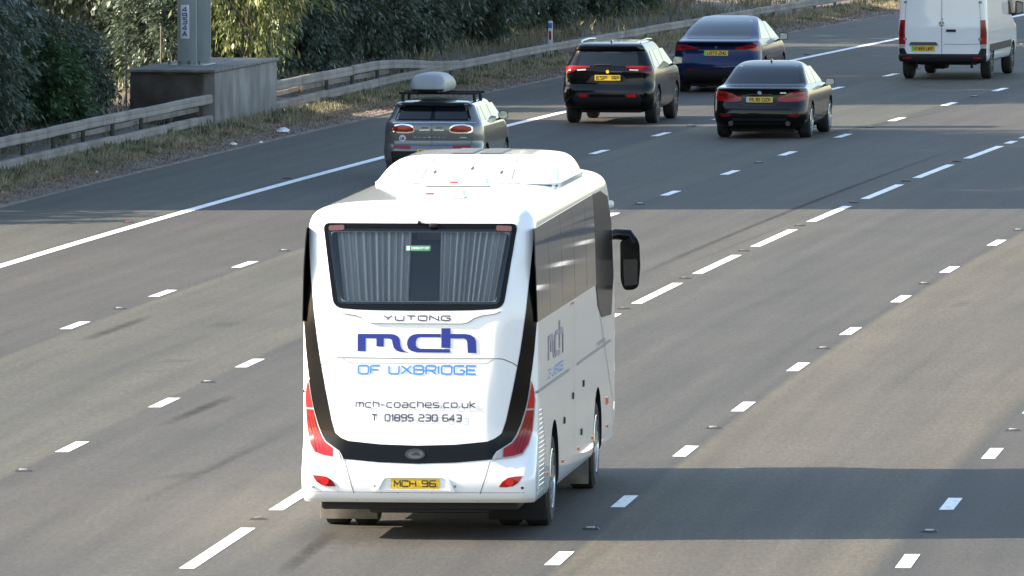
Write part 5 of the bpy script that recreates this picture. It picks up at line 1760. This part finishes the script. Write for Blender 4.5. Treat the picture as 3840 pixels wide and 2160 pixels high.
# ---------------------------------------------------------------- white van
van, vh, vb = car_base("panel_van", 282.6, -9.07, "white panel van with twin rear doors at the top right", "van", [
 (.40, .12, 5.60, .94, .03, .14, .12, .5), (.44, .0, 5.75, .97, .03, .14, .12, .6), (.52, .0, 5.85, .985, .03, .14, .12, .6), (.56, .05, 5.88, .99, .03, .14, .12, .6), (.80, .05, 5.90, 1.0, .03, .12, .10, .6), (1.05, .05, 5.82, 1.0, .03, .12, .10, .6), (1.15, .05, 5.45, .998, .03, .12, .1, .6), (1.35, .06, 5.0, .99, .03, .12, .1, .55), (1.9, .08, 4.55, .96, .03, .12, .1, .5), (2.4, .11, 4.25, .92, .03, .13, .1, .5), (2.58, .16, 4.1, .88, .04, .16, .12, .5), (2.67, .26, 4.0, .80, .04, .2, .12, .5), (2.71, .45, 3.9, .62, .04, .2, .12, .4)],
 "van_white", (1.05, 4.75), .345, .225, "rim_dark", x_in=.62)
rpatch("bumper", vh, rounded([(-.95, .425), (.95, .425), (.965, .545), (.80, .555), (-.80, .555), (-.965, .545)], .02, 2), "black_plastic", van, .03, (.1, .05))
for sg in (1, -1):
    f = (lambda p: p) if sg == 1 else mirror_poly
    t = rpatch("tail_lamp", vh, f([(.845, 1.325), (.945, 1.325), (.975, 1.05), (.975, .785), (.83, .785), (.845, 1.05)]), "lamp_red", van, .012, (.05, .08))
    rpatch("reversing_lens", vh, f([(.84, .78), (.97, .78), (.965, .715), (.85, .715)]), "lamp_clear", t, .012, (.05, .08))
    rpatch("lens_divider", vh, f([(.885, 1.22), (.93, 1.22), (.945, .95), (.885, .95)]), "lamp_deep_red", t, .016, (.05, .08))
    rpatch("reflector", vh, f([(.69, .465), (.86, .465), (.87, .50), (.69, .505)]), "lamp_red", van, .040, (.1, .1))
    rpatch("corner_trim", vh, f([(.86, .70), (.97, .70), (.965, .56), (.80, .56)]), "black_plastic", van, .010, (.05, .05))
    for z in (.9, 1.72, 2.3): rl("hinge", vh, van, [[(sg * .80, z), (sg * .87, z)]], .05, "seam_grey", .014)
    spatch("side_moulding", vh, [(.55, .62), (4.35, .62), (4.35, .78), (.62, .78)], "black_plastic", van, sg, .012, (.6, .1))
    strips_mesh("panel_seam", [[(1.6, .8), (1.6, 2.4)]], .012, side_map(vh, .003, sg), "seam_grey", van)
    strips_mesh("panel_seam", [[(3.1, .5), (3.1, 2.35)]], .012, side_map(vh, .003, sg), "seam_grey", van)
    spatch("cab_window", vh, rounded([(3.95, 1.35), (4.95, 1.33), (4.45, 1.95), (4.0, 1.95)], .06, 3), "car_glass", van, sg, .006, (.3, .08))
rl("door_seam", vh, van, [[(-.02, .57), (-.02, 2.45)]], .014, "seam_grey")
rl("door_edge", vh, van, [[(-.80, .575), (-.86, .70), (-.84, 1.4), (-.78, 2.4)], [(.80, .575), (.86, .70), (.84, 1.4), (.78, 2.4)]], .010, "seam_grey")
rl("pressing_line", vh, van, [[(.02, .79), (.80, .79)]], .012, "seam_grey")
hd = rpatch("plate_light_hood", vh, [(-.75, .765), (-.10, .765), (-.14, .835), (-.71, .835)], "vent_dark", van, .03, (.1, .05))
number_plate(vh, van, "KN69 UKF", -.43, .635, .748, .52, "plate_green")
rl("door_handle", vh, van, [[(.08, 1.092), (.30, 1.092)]], .055, "black_plastic", .02)
disc_patch("lock", vh, -.01, 1.345, .022, "seam_grey", van, .01)
eb = disc_patch("star_badge", vh, -.022, 1.243, .068, "vent_dark", van, .008)
rl("badge_ring", vh, eb, [[(-.022 + .058 * math.cos(a * math.pi / 10), 1.243 + .058 * math.sin(a * math.pi / 10)) for a in range(21)]], .010, "letter_silver", .012)
rl("badge_star", vh, eb, [[(-.022, 1.243), (-.022 + .055 * math.cos(a), 1.243 + .055 * math.sin(a))] for a in (math.pi / 2, math.pi * 7 / 6, math.pi * 11 / 6)], .012, "letter_silver", .0125)
door_mirror(van, 1, 1.13, 4.75, 1.48, "black_plastic", .20, .32); door_mirror(van, -1, 1.13, 4.75, 1.48, "black_plastic", .20, .32)
box("rear_axle", (0, 1.05, .36), (1.3, .12, .12), "under_black", van, .03)
box("exhaust_box", (-.25, 1.6, .30), (.32, .7, .2), "under_black", van, .04)
for x in (-.62, .62): box("spring_hanger", (x, .35, .34), (.05, .12, .18), "under_black", van, .01)
